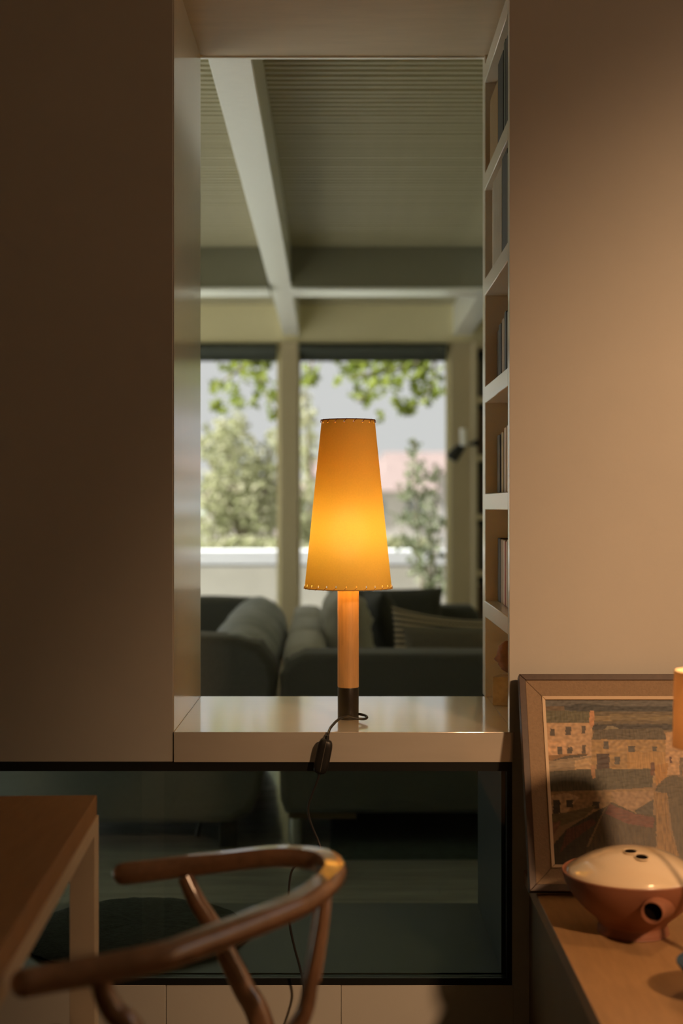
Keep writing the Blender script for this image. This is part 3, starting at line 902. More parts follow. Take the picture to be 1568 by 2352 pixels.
# cord with switch
cp = [P(822, 1640, 3.300), P(832, 1641.5, 3.285), P(841, 1645, 3.262), P(842, 1649, 3.245), P(834, 1651.5, 3.232), P(818, 1650, 3.228), P(800, 1646.5, 3.225), P(786, 1648, 3.215),
      P(774, 1655, 3.185), P(765, 1664, 3.150), P(758, 1673, 3.115), P(754, 1684, 3.094), P(751, 1695, 3.088)]
tube('cord', spline([tuple(p) for p in cp], 6), .0030, M['cord'], lamp, 8)
s0, s1 = P(750, 1696, 3.085), P(733, 1779, 3.085)
ax = (s1 - s0).normalized()
yv = Vector((0, -1, 0)); xv = ax.cross(yv).normalized()
def caps(name, c0, c1, w, th, m, parent, off):
    n = 22; segs = 20
    V, Fc = [], []
    for i in range(n + 1):
        t = i / n
        s_ = (1 - abs(2 * t - 1) ** 5) ** .42 if 0 < t < 1 else .12
        s_ = max(s_, .12)
        c = c0.lerp(c1, t) + yv * off
        for k in range(segs):
            a = 2 * PI * k / segs
            ca, sa = math.cos(a), math.sin(a)
            sq = lambda v: math.copysign(abs(v) ** .7, v)
            V.append(c + xv * sq(ca) * w * s_ + yv * sq(sa) * th * s_)
    for i in range(n):
        for k in range(segs):
            k2 = (k + 1) % segs
            Fc.append((i * segs + k, i * segs + k2, (i + 1) * segs + k2, (i + 1) * segs + k))
    Fc.append(tuple(range(segs))); Fc.append(tuple(range(n * segs, n * segs + segs)))
    return fix_normals(obj(name, V, Fc, m, parent, 60))
sw = caps('switch', s0, s1, .0165, .010, M['switch'], lamp, .0)
caps('seam_ridge', s0.lerp(s1, .04), s0.lerp(s1, .93), .0011, .0022, M['seam'], sw, .0093)
tube('strain_relief', [P(751.5, 1689, 3.086), P(750, 1700, 3.086)], [.0042, .0055], M['switch'], sw, 10)
cp2 = [P(734, 1776, 3.085), P(728, 1795, 3.085), P(716, 1825, 3.085), P(708, 1850, 3.085), P(709, 1875, 3.085), P(719, 1905, 3.085), P(730, 1930, 3.085), P(735, 1950, 3.08), P(722, 1966, 3.078), P(692, 1980, 3.075),
       P(670, 2000, 3.07), P(663, 2045, 3.065), P(663, 2090, 3.06), P(666, 2130, 3.06), P(677, 2180, 3.06), P(688, 2220, 3.06), P(697, 2265, 3.06), P(694, 2300, 3.05), P(681, 2340, 3.05), P(672, 2380, 3.05), (P(670, 2420, 3.05).x, 3.05, .05), (P(670, 2430, 3.0).x, 2.98, .004), (-.3, 2.9, .004)]
tube('cord', spline([tuple(p) for p in cp2], 5), .0026, M['cord'], lamp, 8)

# ------------------------------------------------------------------ hearth ledge mat
V, Fc = [], []
segs = 72
mr = [0, .06, .12, .17, .21, .24, .258, .268, .262]
mz = [.030, .031, .031, .030, .028, .024, .017, .008, .0008]
mc = Vector((-.497, 3.418, GB + .0172))
for r, z in zip(mr, mz):
    for k in range(segs):
        a = 2 * PI * k / segs
        w = 1 + .02 * mnoise.noise(Vector((math.cos(a) * 3, math.sin(a) * 3, r * 9)))
        n_ = .004 * mnoise.noise(Vector((math.cos(a) * r * 60, math.sin(a) * r * 60, 1.7)))
        V.append(mc + Vector((r * w * math.cos(a), r * w * math.sin(a), max(.0005, z + n_))))
for i in range(len(mr) - 1):
    for k in range(segs):
        k2 = (k + 1) % segs
        Fc.append((i * segs + k, i * segs + k2, (i + 1) * segs + k2, (i + 1) * segs + k))
tag(fix_normals(obj('round_mat', V, Fc, M['mat'], None, 70)), 'round dark fuzzy mat lying on the ledge behind the glass', 'mat')

# ------------------------------------------------------------------ sofas
# left sofa, back and end toward us, bolster running away
ls = thing('sofa', (-.85, 6.45, 0), 'dark blue-grey sofa on the left with a wrinkled rolled back', 'sofa')
# end panel (near arm): profile with bulging right edge
prof = [(-1.55, .10), (-.42, .10), (-.345, .135), (-.305, .22), (-.285, .36), (-.262, .52), (-.245, .62), (-.262, .70), (-.31, .765), (-.40, .79), (-.62, .80), (-1.55, .80)]
prism('arm', prof, 5.28, 5.52, M['sofa_d'], ls, .03, 3)
prism('arm', [(x - .055, z) for x, z in prof], 7.45, 7.66, M['sofa_d'], ls, .03, 3)
bprof = [(-.62, .10), (-.45, .10), (-.41, .135), (-.395, .22), (-.385, .36), (-.37, .52), (-.45, .56), (-.62, .5)]
prism('backrest', bprof, 5.50, 7.47, M['sofa_d'], ls, 0, 1, -.05)
box('seat', -1.55, -.60, 5.52, 7.45, .10, .46, M['sofa_d'], ls, .03)
# bolster with wrinkles
V, Fc = [], []
nS, nT = 44, 150
for i in range(nT + 1):
    t = i / nT
    yy = 5.36 + t * 2.22
    cx = -.396 - .042 * t
    endf = min(1, (1 - abs(2 * t - 1) ** 18)) ** .5
    for k in range(nS):
        a = 2 * PI * k / nS
        w = 0.0
        ph = t * 62 + 1.6 * math.sin(a * 1.0 + 1.0) + 2.0 * mnoise.noise(Vector((math.cos(a), math.sin(a), t * 5)))
        w = .017 * math.sin(ph) * (.55 + .45 * mnoise.noise(Vector((t * 9, a, 2.2)))) - .016 * abs(math.sin(t * 15.5)) ** 14
        r = (.148 + w) * (.55 + .45 * endf)
        V.append((cx + r * math.cos(a) * .98, yy, .655 + r * math.sin(a) * 1.02))
for i in range(nT):
    for k in range(nS):
        k2 = (k + 1) % nS
        Fc.append((i * nS + k, i * nS + k2, (i + 1) * nS + k2, (i + 1) * nS + k))
Fc.append(tuple(range(nS))); Fc.append(tuple(range(nT * nS, nT * nS + nS)))
fix_normals(obj('bolster', V, Fc, M['sofa_l'], ls, 75))
for (x, yv_) in ((-.43, 5.36), (-1.45, 5.36), (-.46, 7.55), (-1.48, 7.55)):
    box('leg', x - .033, x + .033, yv_ - .033, yv_ + .033, 0, .1, M['legdark'], ls, .004)
tube('leg', [(-.565, 5.50, 0), (-.545, 5.50, .1)], .009, M['legdark'], ls, 8)

# right sofa
rs = thing('sofa', (.3, 6.6, 0), 'charcoal sofa on the right with a padded grey back and square arms', 'sofa')
X0 = -.236
prof = [(X0 + .02, .131), (X0, .18), (X0 - .004, .45), (X0, .645), (X0 + .03, .70), (X0 + .09, .728), (.80, .728), (.80, .131)]
prism('arm', prof, 5.30, 5.56, M['sofa_d'], rs, .025, 3)
prism('arm', [(.0, .131), (.0, .735), (.70, .735), (.745, .69), (.745, .131)], 7.72, 7.95, M['sofa_d'], rs, .03, 3)
for i in range(3):
    a = 5.565 + i * .79; b = a + .785
    nsg = 14; V = []; Fc = []
    ring = [(X0 + .01, .3), (X0 - .004, .50), (X0 - .003, .68), (X0 + .006, .715), (X0 + .035, .734), (X0 + .08, .738), (X0 + .13, .733), (X0 + .165, .70), (X0 + .18, .62), (X0 + .19, .30)]
    for j in range(nsg + 1):
        t = j / nsg
        puff = min(1, (1 - abs(2 * t - 1) ** 6)) ** .5
        for x, z in ring:
            V.append((X0 + .09 + (x - X0 - .09) * (.95 + .05 * puff) - .012 * (i + t), a + (b - a) * t, .3 + (z - .3) * (.92 + .08 * puff)))
    k = len(ring)
    for j in range(nsg):
        for q in range(k):
            q2 = (q + 1) % k
            Fc.append((j * k + q, j * k + q2, (j + 1) * k + q2, (j + 1) * k + q))
    Fc.append(tuple(range(k))); Fc.append(tuple(range(nsg * k, nsg * k + k)))
    fix_normals(obj('back_cushion', V, Fc, M['sofa_r'], rs, 55))
box('base', X0 + .02, .78, 5.56, 7.72, .131, .30, M['sofa_d'], rs, .01)
box('seat', X0 + .20, .80, 5.56, 7.72, .301, .46, M['sofa_d'], rs, .03)
box('rail', X0 + .03, .05, 5.34, 5.40, .105, .131, M['legwood'], rs)
for (x, yy) in ((X0 + .055, 5.37), (.74, 5.37), (X0 + .055, 7.85), (.70, 7.85)):
    lathe('leg', [(.022, 0), (.026, .02), (.026, .105), (.022, .107), (0, .107)], (x, yy, 0), M['chrome'], rs, 20)

def pose(loc, rx, rz, ry=0):
    return Matrix.Translation(loc) @ Matrix.Rotation(rz, 4, 'Z') @ Matrix.Rotation(rx, 4, 'X') @ Matrix.Rotation(ry, 4, 'Y')
# back cushion against the far arm, backlit darkness put into its colour
tag(cushion('cushion', .62, .42, .17, pose((.225, 7.60, .636), math.radians(-6), 0), M['cush_d'], None, 24, 20, 0, .01, seed=3, power=.3), 'large plain backlit cushion against the far arm of the right sofa', 'cushion')
# grey cushion leaning on the back, seen end on
tag(cushion('cushion', .52, .46, .20, pose((.022, 6.55, .672), math.radians(9), math.radians(-86)), M['cush_g'], None, 26, 26, 0, .022, seed=9), 'crumpled grey cushion behind the lamp stem leaning on the padded back', 'cushion')
tag(cushion('cushion', .50, .44, .13, pose((.205, 6.95, .655), math.radians(13), math.radians(-82)), M['cush_d'], None, 22, 22, 0, .01, seed=5), 'thin black cushion right of the lamp stem, in the sofa corner', 'cushion')
# striped knit pillow
def stripe_mat():
    m = bpy.data.materials.new('striped_knit'); m.use_nodes = True
    nt = m.node_tree; N = nt.nodes; L = nt.links
    b = N['Principled BSDF']; b.inputs['Roughness'].default_value = .95
    uvn = N.new('ShaderNodeUVMap'); sep = N.new('ShaderNodeSeparateXYZ'); L.new(uvn.outputs['UV'], sep.inputs[0])
    def math_(op, a, bb=None, cc=None):
        n = N.new('ShaderNodeMath'); n.operation = op
        for i, v in enumerate((a, bb, cc)):
            if v is None: continue
            if isinstance(v, (int, float)): n.inputs[i].default_value = v
            else: L.new(v, n.inputs[i])
        return n.outputs[0]
    fr = math_('FRACT', math_('MULTIPLY', sep.outputs['Y'], 17.0))
    bar = math_('MULTIPLY', math_('GREATER_THAN', fr, .18), math_('LESS_THAN', fr, .52))
    dots_row = math_('MULTIPLY', math_('GREATER_THAN', fr, .52), math_('LESS_THAN', fr, .74))
    du = math_('FRACT', math_('MULTIPLY', sep.outputs['X'], 40.0))
    dots = math_('MULTIPLY', dots_row, math_('LESS_THAN', du, .5))
    fac = math_('MAXIMUM', bar, dots)
    mx = N.new('ShaderNodeMix'); mx.data_type = 'RGBA'
    mx.inputs['A'].default_value = (.46, .38, .26, 1); mx.inputs['B'].default_value = (.012, .015, .015, 1)
    L.new(fac, mx.inputs['Factor']); L.new(mx.outputs['Result'], b.inputs['Base Color'])
    return m
tag(cushion('pillow', .66, .40, .16, pose((.52, 5.83, .655), math.radians(-10), 0, math.radians(2.5)), stripe_mat(), None, 40, 36, .03, .006, seed=1), 'black and cream striped knit pillow on the right sofa', 'pillow')
tag(cushion('cushion', .62, .36, .13, pose((.545, 5.64, .625), math.radians(-7), 0), M['cush_b'], None, 30, 24, 0, .006, seed=2, power=.4), 'plain brown-grey cushion standing in front of the striped pillow', 'cushion')

# rug under the right sofa
V, Fc = [], []
nx_, ny_ = 70, 60
rx0, rx1, ry0, ry1 = -.05, 1.6, 5.14, 7.3
for top in (1,):
    for j in range(ny_ + 1):
        for i in range(nx_ + 1):
            x = rx0 + (rx1 - rx0) * i / nx_; yy = ry0 + (ry1 - ry0) * j / ny_
            e = min(i, nx_ - i, j, ny_ - j)
            amp = max(0, min(1, (5.32 - yy) / .1))
            z = .0006 + min(1, e / 1.0) * (.010 + amp * .006 * mnoise.noise(Vector((x * 4, yy * 22, 0))))
            V.append((x, yy, z if e else .0003))
for j in range(ny_):
    for i in range(nx_):
        a = j * (nx_ + 1) + i
        Fc.append((a, a + 1, a + nx_ + 2, a + nx_ + 1))
tag(obj('rug', V, Fc, M['rug'], None, 70), 'dark teal rug with a wavy pile under the right sofa', 'rug')

# ------------------------------------------------------------------ far bookcase and wall lamp
fb = thing('bookcase', (1.25, 9.5, 0), 'tall pale bookcase at the far right end of the living room', 'bookcase')
FY = 9.42
box('side_panel', .868, .888, FY, LF - .031, 0, 2.38, M['post'], fb)
box('side_panel', 1.70, 1.72, FY, LF - .001, 0, 2.38, M['post'], fb)
box('back_panel', .888, 1.70, LF - .06, LF - .04, 0, 2.38, M['reveal'], fb)
fz = [.02, .44, .833, 1.205, 1.60, 1.985, 2.35]
for z in fz:
    box('shelf', .888, 1.70, FY, LF - .06, z - .018, z + .018, M['post'], fb)
palette = [('black', BK), ('dark', DK), ('brown', (.09, .05, .03)), ('dark green', GN), ('grey', GR), ('dark red', (.10, .03, .022))]
ords = ['lowest', 'second lowest', 'third lowest', 'third highest', 'second highest', 'highest']
for s_, z in enumerate(fz[:-1]):
    x = .893
    for k in range(3):
        w = random.uniform(.03, .045); h = random.uniform(.24, .31)
        cn, c = palette[(s_ * 2 + k * 5) % 6]
        t = thing('book', (x + w / 2, FY + .12, z + .018), '%s book, %s from left on %s shelf of far bookcase' % (cn, ['first', 'second', 'third'][k], ords[s_]), 'book', 'books in the far bookcase')
        box('cover', x, x + w - .002, FY + .03, FY + .17, z + .0183, z + .018 + h, bcol(c), t, .003, 1)
        box('pages', x + .004, x + w - .006, FY + .034, FY + .166, z + .018 + h - .003, z + .018 + h + .0005, M['pages'], t)
        x += w
wlp = thing('wall_lamp', (.83, LF - .03, 1.75), 'small black swing arm wall lamp with a white sleeve beside the window', 'lamp')
Yw = 9.50
a0 = Vector((.868, LF - .035, EYE + .46))
tube('arm', [P(1092, 1018, 9.46), P(1066, 1022, Yw), P(1056, 1030, Yw)], .012, M['black'], wlp, 8)
lathe('wall_plate', [(.0, 0), (.022, 0), (.022, -.012), (0, -.012)], (P(1092, 1018, 9.44).x, 9.42, P(1092, 1018, 9.44).z), M['black'], wlp, 20, ax='Y')
tube('white_sleeve', [P(1066, 1024, Yw - .03), P(1064, 984, Yw - .03)], .026, M['lampwhite'], wlp, 14)
tube('lamp_head', [P(1064, 1022, Yw), P(1056, 1030, Yw), P(1042, 1046, Yw), P(1036, 1056, Yw)], [.022, .034, .042, .040], M['black'], wlp, 16)

# ------------------------------------------------------------------ dining table
tb = thing('dining_table', (-1.0, 1.9, 0), 'wooden topped dining table with a pale metal frame at the left', 'table')
zt, zm, zl = .737, .699, .688
cF = Vector((-.4625, 2.672)); dr = Vector((.0458, -1.0)).normalized()  # right edge towards us
dl = Vector((-dr.y * -1, 0)); dl = Vector((dr.y, -dr.x))   # to the left
if dl.x > 0: dl = -dl
Lx, Ly = 1.0, 1.75
def quad(off0, off1, e0, e1):
    a = cF + dl * off0 + dr * e0; b = cF + dl * off1 + dr * e0; c = cF + dl * off1 + dr * e1; d = cF + dl * off0 + dr * e1
    return [b, a, d, c]
def tbox(name, o0, o1, e0, e1, z0, z1, m, bevel=0):
    q = quad(o0, o1, e0, e1)
    o = hexa(name, [(p.x, p.y, z0) for p in q] + [(p.x, p.y, z1) for p in q], m, tb, bevel, 2)
    return fix_normals(o)
tbox('table_top', 0, Lx, 0, Ly, zm, zt, M['tabletop'], .002)
tbox('frame_rail', -.003, .03, -.003, Ly + .003, .672, zm, M['tableedge'], .001)
tbox('frame_rail', Lx - .03, Lx + .003, -.003, Ly + .003, .672, zm, M['tableedge'], .001)
tbox('frame_rail', .03, Lx - .03, 0, .03, .672, zm, M['tableedge'], .001)
tbox('frame_rail', .03, Lx - .03, Ly - .03, Ly, .672, zm, M['tableedge'], .001)
for o0 in (-.003, Lx - .043):
    for e0 in (-.003, Ly - .055):
        tbox('leg', o0, o0 + .046, e0, e0 + .058, 0, .672, M['tableedge'], .001)

# ------------------------------------------------------------------ chair with a bent rail
ch = thing('dining_chair', (-.25, 2.0, 0), 'walnut armchair with a bent round back rail and curved legs by the table', 'chair')
rp = [(25, 2264, 1.719), (100, 2250, 1.742), (209, 2230, 1.768), (366, 2198, 1.807), (471, 2162, 1.862), (575, 2122, 1.922), (680, 2078, 1.99), (742, 2036, 2.052), (767, 2001, 2.125), (742, 1976, 2.192),
      (690, 1966, 2.222), (628, 1964, 2.238), (523, 1975, 2.250), (418, 1989, 2.252), (314, 2003, 2.240), (259, 2010, 2.237)]
path = spline([tuple(P(*p)) for p in rp], 16)
n = len(path)
rr = []
for i in range(n):
    t = i / (n - 1)
    e = min(t, 1 - t)
    r = .0172 + .0022 * math.sin(PI * t)
    dtip = min((Vector(path[i]) - Vector(path[0])).length, (Vector(path[i]) - Vector(path[-1])).length)
    if dtip < r: r *= math.sqrt(max(.02, 1 - (1 - dtip / r) ** 2))
    rr.append(r)
rv, rf_ = tube_geo(path, rr, 28)
zt_ = Vector((0, math.sin(math.radians(2.5)), math.cos(math.radians(2.5))))
for i in range(n):
    t = i / (n - 1)
    cut = 1 - .30 * max(0, min(1, (t - .22) / .2)) * max(0, min(1, (.95 - t) / .15))
    c = Vector(path[i])
    for k in range(28):
        o_ = rv[i * 28 + k] - c
        u_ = o_.dot(zt_)
        if u_ > cut * rr[i]: rv[i * 28 + k] = rv[i * 28 + k] - zt_ * (u_ - cut * rr[i])
obj('back_rail', rv, rf_, M['walnut'], ch, 33)
lp = [P(425, 2014, 2.243), P(452, 2070, 2.235), P(490, 2130, 2.23), P(520, 2190, 2.228), P(560, 2270, 2.225), P(600, 2352, 2.22), (-.085, 2.215, .30), (-.062, 2.205, .12), (-.055, 2.20, 0)]
tube('rear_leg', spline([tuple(p) for p in lp], 5), list(np.concatenate([np.linspace(.0125, .0195, 26), np.linspace(.0195, .0135, 15)])), M['walnut'], ch, 14)
lp = [P(232, 2242, 1.772), P(238, 2280, 1.775), P(262, 2325, 1.778), P(290, 2352, 1.78), (-.225, 1.79, .55), (-.17, 1.80, .42), (-.13, 1.805, .28), (-.112, 1.81, .12), (-.105, 1.815, 0)]
tube('rear_leg', spline([tuple(p) for p in lp], 5), list(np.concatenate([np.linspace(.0125, .0195, 26), np.linspace(.0195, .0135, 15)])), M['walnut'], ch, 14)
for (x, yy) in ((-.50, 1.76), (-.475, 2.30)):
    tube('front_leg', [(x, yy, 0), (x + .01, yy + (.01 if yy < 2 else -.01), .2), (x + .01, yy + (.012 if yy < 2 else -.012), .44)], [.013, .019, .017], M['walnut'], ch, 14)
# back splat (thin, seen edge on): stem with two arms up to the rail
yb0 = 2.075
sp1 = [(-.118, 2.02, .43), (-.096, 2.025, .50), P(695, 2335, 2.03), P(715, 2250, 2.03)]
sp1 += [P(733, 2150, 2.035), P(746, 2050, 2.04)]
tube('back_splat', spline([tuple(p) for p in sp1], 6), list(np.linspace(.036, .016, 6 * (len(sp1) - 1) + 1)), M['walnut'], ch, 14, flat=(.45, 1.0))
tube('back_splat', spline([tuple(P(714, 2255, 2.035)), tuple(P(722, 2210, 2.06)), tuple(P(735, 2120, 2.12)), tuple(P(747, 1998, 2.18))], 6), .014, M['walnut'], ch, 12, flat=(.6, 1.0))
# seat frame and cord seat
q = [Vector((-.50, 1.77)), Vector((-.125, 1.83)), Vector((-.085, 2.20)), Vector((-.475, 2.29))]
for i in range(4):
    a, b = q[i], q[(i + 1) % 4]
    tube('seat_rail', [(a.x, a.y, .43), (b.x, b.y, .43)], .013, M['walnut'], ch, 10)
    if i in (0, 2): tube('stretcher', [(a.x, a.y, .25), (b.x + (.02 if i == 0 else 0), b.y, .25)], .010, M['walnut'], ch, 10)
hexa('seat', [(p.x, p.y, .425) for p in q] + [(p.x, p.y, .447) for p in q], M['cordseat'], ch, .006)

# ------------------------------------------------------------------ sideboard and what stands on it
SZ = .485
SXL = .394
sb = thing('sideboard', (1.0, 2.4, 0), 'long low wooden sideboard along the right edge of the picture', 'sideboard')
box('top_board', SXL, 1.75, 1.2, WF - .004, SZ - .03, SZ, M['side'], sb, .0015, 1)
box('body', SXL + .012, 1.74, 1.22, WF - .004, .08, SZ - .03, M['sidebody'], sb)
for yy in (1.3, 2.95):
    for x in (SXL + .05, 1.68):
        box('foot', x - .02, x + .02, yy, yy + .04, 0, .08, M['sidebody'], sb)

# framed painting leaning on the wall
TL_ = P(1188, 1557, 3.098); BLp = Vector((TL_.x, 2.916, SZ + .001))
vdir = (BLp - TL_); PH = vdir.length; vdir.normalize()
udir = Vector((1, 0, 0)); ndir = udir.cross(vdir).normalized()
if ndir.y > 0: ndir = -ndir
PW = .62
pic = thing('framed_painting', (TL_.x + PW / 2, 2.93, SZ), 'framed village painting leaning on the wall above the sideboard', 'painting')
ORG = TL_ + ndir * 0.0
def pp(u, v, d): return ORG + udir * u + vdir * v + ndir * d
def fbox(name, u0, u1, v0, v1, d0, d1, m, bevel=0, miter=None):
    return fix_normals(hexa(name, [pp(u0, v0, d0), pp(u1, v0, d0), pp(u1, v1, d0), pp(u0, v1, d0), pp(u0, v0, d1), pp(u1, v0, d1), pp(u1, v1, d1), pp(u0, v1, d1)], m, pic, bevel, 1))
def mitre(name, side, i0, i1, d0, d1, dd0, dd1, m):
    """one mitred length of moulding between inset i0 (outer) and i1 (inner); depths d* at outer, dd* at inner."""
    g_ = .0004
    oc = [(i0, i0), (PW - i0, i0), (PW - i0, PH - i0), (i0, PH - i0)]
    ic = [(i1, i1), (PW - i1, i1), (PW - i1, PH - i1), (i1, PH - i1)]
    a, b = side, (side + 1) % 4
    A, B_, C, D = oc[a], oc[b], ic[b], ic[a]
    pts = [pp(*A, d0), pp(*B_, d0), pp(*C, dd0), pp(*D, dd0), pp(*A, d1), pp(*B_, d1), pp(*C, dd1), pp(*D, dd1)]
    c = sum(pts, Vector()) / 8
    pts = [p + (c - p).normalized() * g_ for p in pts]
    return fix_normals(hexa(name, pts, m, pic, .0006, 1))
D0 = .0
for s_ in range(4): mitre('outer_frame', s_, 0, .0135, D0, .030, D0, .030, M['fr_dark'])
for s_ in range(4): mitre('linen_slip', s_, .0135, .0475, D0, .027, D0, .021, M['fr_linen'])
for s_ in range(4): mitre('inner_lip', s_, .0475, .0545, D0, .024, D0, .022, M['fr_lip'])
fbox('backing', .01, PW - .01, .01, PH - .01, -.002, .0, M['fr_dark'])
# painted canvas: colours laid down as brushwork on a fine grid
DC = .016
def ray_uv(px, py):
    d = Vector(((px - VX) / F, 1, -(py - VY) / F))
    o = Vector((0, 0, EYE))
    p0 = pp(0, 0, DC)
    t = (p0 - o).dot(ndir) / d.dot(ndir)
    w = o + d * t - p0
    return w.dot(udir), w.dot(vdir)
cu0, cu1, cv0, cv1 = .0535, PW - .0535, .0535, PH - .0535
gx, gy = 300, 210
uu = np.linspace(cu0, cu1, gx + 1); vv = np.linspace(cv0, cv1, gy + 1)
U, Vv = np.meshgrid(uu, vv)
colr = np.zeros((gy + 1, gx + 1, 3)); colr[:] = (.20, .14, .075)
nzg = np.array([[mnoise.noise(Vector((a * 130, b * 150, 0))) for a in uu] for b in vv])
nzh = np.array([[mnoise.noise(Vector((a * 60, b * 320, 4))) for a in uu] for b in vv])
nzv = np.array([[mnoise.noise(Vector((a * 340, b * 50, 9))) for a in uu] for b in vv])
Uw = U + .0012 * nzg; Vw = Vv + .0012 * nzh
def inside(poly):
    pts = [ray_uv(*p) for p in poly]
    m = np.zeros(U.shape, bool)
    j = len(pts) - 1
    for i in range(len(pts)):
        xi, yi = pts[i]; xj, yj = pts[j]
        if abs(yj - yi) > 1e-12:
            c = ((yi > Vw) != (yj > Vw)) & (Uw < (xj - xi) * (Vw - yi) / (yj - yi) + xi)
            m ^= c
        j = i
    return m
def paint(poly, c, var=.25, d='g'):
    m = inside(poly)
    nz_ = {'g': nzg, 'h': nzh, 'v': nzv}[d]
    k = (1 + var * nz_ * 1.1)[..., None]
    colr[m] = (np.array(c) * k)[m]
def rect(x0, y0, x1, y1, c, var=.2, d='g'): paint([(x0, y0), (x1, y0), (x1, y1), (x0, y1)], c, var, d)
rect(1200, 1590, 1800, 1640, (.10, .105, .10), .2, 'h')
rect(1200, 1622, 1296, 1634, (.13, .095, .055), .3, 'h')
paint([(1296, 1622), (1330, 1616), (1420, 1622), (1500, 1622), (1800, 1618), (1800, 1640), (1440, 1640), (1330, 1634), (1296, 1630)], (.028, .036, .038), .3, 'h')
rect(1200, 1634, 1800, 1680, (.12, .10, .06), .4, 'h')
rect(1360, 1645, 1405, 1656, (.22, .17, .085), .3, 'h')
paint([(1400, 1640), (1800, 1646), (1800, 1660), (1400, 1654)], (.17, .14, .075), .5, 'h')
rect(1360, 1663, 1800, 1676, (.03, .032, .03), .3, 'h')
paint([(1384, 1676), (1395, 1668), (1412, 1668), (1424, 1676)], (.20, .18, .12))
# first house
rect(1200, 1656, 1360, 1750, (.42, .29, .17), .25)
rect(1240, 1700, 1300, 1745, (.50, .33, .19), .3)
paint([(1200, 1630), (1352, 1634), (1358, 1660), (1200, 1660)], (.10, .098, .055), .5, 'v')
paint([(1354, 1632), (1364, 1632), (1364, 1662), (1358, 1672), (1352, 1662)], (.45, .24, .12))
for (a, b, c, d) in ((1263, 1673, 1273, 1690), (1298, 1670, 1311, 1688), (1335, 1668, 1344, 1684), (1280, 1716, 1291, 1733), (1302, 1716, 1314, 1731), (1336, 1712, 1345, 1732)):
    rect(a, b, c, d, (.075, .06, .045), .3)
paint([(1200, 1738), (1260, 1735), (1360, 1730), (1300, 1744), (1200, 1752)], (.22, .12, .035), .4, 'h')
paint([(1300, 1736), (1345, 1732), (1352, 1734), (1300, 1748), (1245, 1754)], (.06, .045, .025), .3, 'h')
paint([(1200, 1756), (1290, 1744), (1360, 1736), (1360, 1780), (1200, 1790)], (.26, .205, .13), .3, 'h')
paint([(1320, 1748), (1360, 1738), (1360, 1770), (1320, 1772)], (.40, .29, .16), .3)
# second house
rect(1358, 1690, 1535, 1800, (.30, .205, .09), .3)
rect(1440, 1728, 1535, 1765, (.35, .225, .085), .3, 'v')
rect(1390, 1700, 1440, 1730, (.34, .235, .115), .3)
paint([(1366, 1676), (1520, 1672), (1532, 1700), (1358, 1698)], (.085, .075, .05), .5, 'v')
for (a, b, c, d) in ((1386, 1702, 1397, 1720), (1443, 1713, 1458, 1728), (1498, 1714, 1508, 1725), (1411, 1738, 1423, 1756)):
    rect(a, b, c, d, (.075, .07, .06), .3)
rect(1370, 1731, 1399, 1768, (.045, .024, .018), .3)
rect(1528, 1682, 1580, 1780, (.40, .27, .15), .3)
rect(1537, 1738, 1542, 1752, (.10, .04, .03))
rect(1560, 1740, 1800, 1800, (.16, .13, .09), .4)
# middle roofs
paint([(1200, 1775), (1358, 1766), (1500, 1766), (1498, 1808), (1380, 1815), (1200, 1820)], (.072, .07, .046), .5, 'v')
paint([(1356, 1758), (1366, 1756), (1368, 1786), (1362, 1790), (1357, 1776)], (.34, .20, .095))
rect(1494, 1750, 1503, 1782, (.12, .055, .03))
paint([(1503, 1758), (1535, 1752), (1530, 1790), (1506, 1806)], (.33, .185, .05), .4, 'v')
# lower houses
paint([(1200, 1822), (1400, 1814), (1502, 1812), (1502, 1850), (1420, 1870), (1360, 1880), (1200, 1880)], (.24, .17, .085), .4)
paint([(1245, 1832), (1300, 1820), (1330, 1830), (1300, 1868), (1248, 1876)], (.38, .285, .17), .4)
paint([(1400, 1820), (1500, 1816), (1500, 1835), (1450, 1865), (1420, 1850)], (.27, .19, .115), .3)
for (a, b, c, d) in ((1270, 1838, 1286, 1868), (1300, 1838, 1315, 1855), (1360, 1842, 1376, 1858)):
    rect(a, b, c, d, (.045, .04, .028), .3)
paint([(1200, 1870), (1290, 1868), (1370, 1850), (1340, 1878), (1280, 1900), (1200, 1930)], (.12, .10, .05), .4, 'h')
paint([(1200, 1900), (1290, 1885), (1270, 1920), (1240, 1960), (1200, 1960)], (.17, .10, .06), .4)
# slopes
paint([(1245, 2010), (1262, 1950), (1300, 1905), (1370, 1862), (1400, 1850), (1370, 1930), (1330, 2010)], (.035, .03, .018), .5, 'v')
paint([(1300, 1906), (1360, 1880), (1370, 1890), (1310, 1935), (1285, 1960)], (.085, .032, .02), .5, 'v')
paint([(1320, 2010), (1350, 1950), (1395, 1850), (1405, 1842), (1460, 1868), (1506, 1872), (1508, 2010)], (.062, .046, .022), .5, 'v')
paint([(1388, 1868), (1400, 1846), (1460, 1870), (1503, 1878), (1500, 1902), (1440, 1892)], (.115, .038, .025), .4, 'h')
paint([(1396, 1850), (1390, 1858), (1352, 1945), (1346, 1945), (1385, 1862)], (.17, .125, .065), .2)
paint([(1456, 1862), (1500, 1836), (1500, 1872), (1462, 1868)], (.065, .062, .05), .4)
paint([(1394, 1818), (1404, 1818), (1402, 1838), (1396, 1838)], (.26, .18, .09))
paint([(1502, 1820), (1532, 1822), (1536, 1900), (1556, 1960), (1566, 2010), (1510, 2010), (1508, 1900)], (.22, .14, .055), .5, 'v')
paint([(1508, 1804), (1530, 1785), (1552, 1780), (1580, 1800), (1700, 1830), (1700, 2010), (1570, 2010), (1542, 1900), (1532, 1822), (1504, 1818)], (.085, .072, .042), .4, 'v')
paint([(1566, 1770), (1600, 1770), (1600, 1790), (1570, 1790)], (.42, .16, .04))
colr *= (1 + .10 * nzg)[..., None]
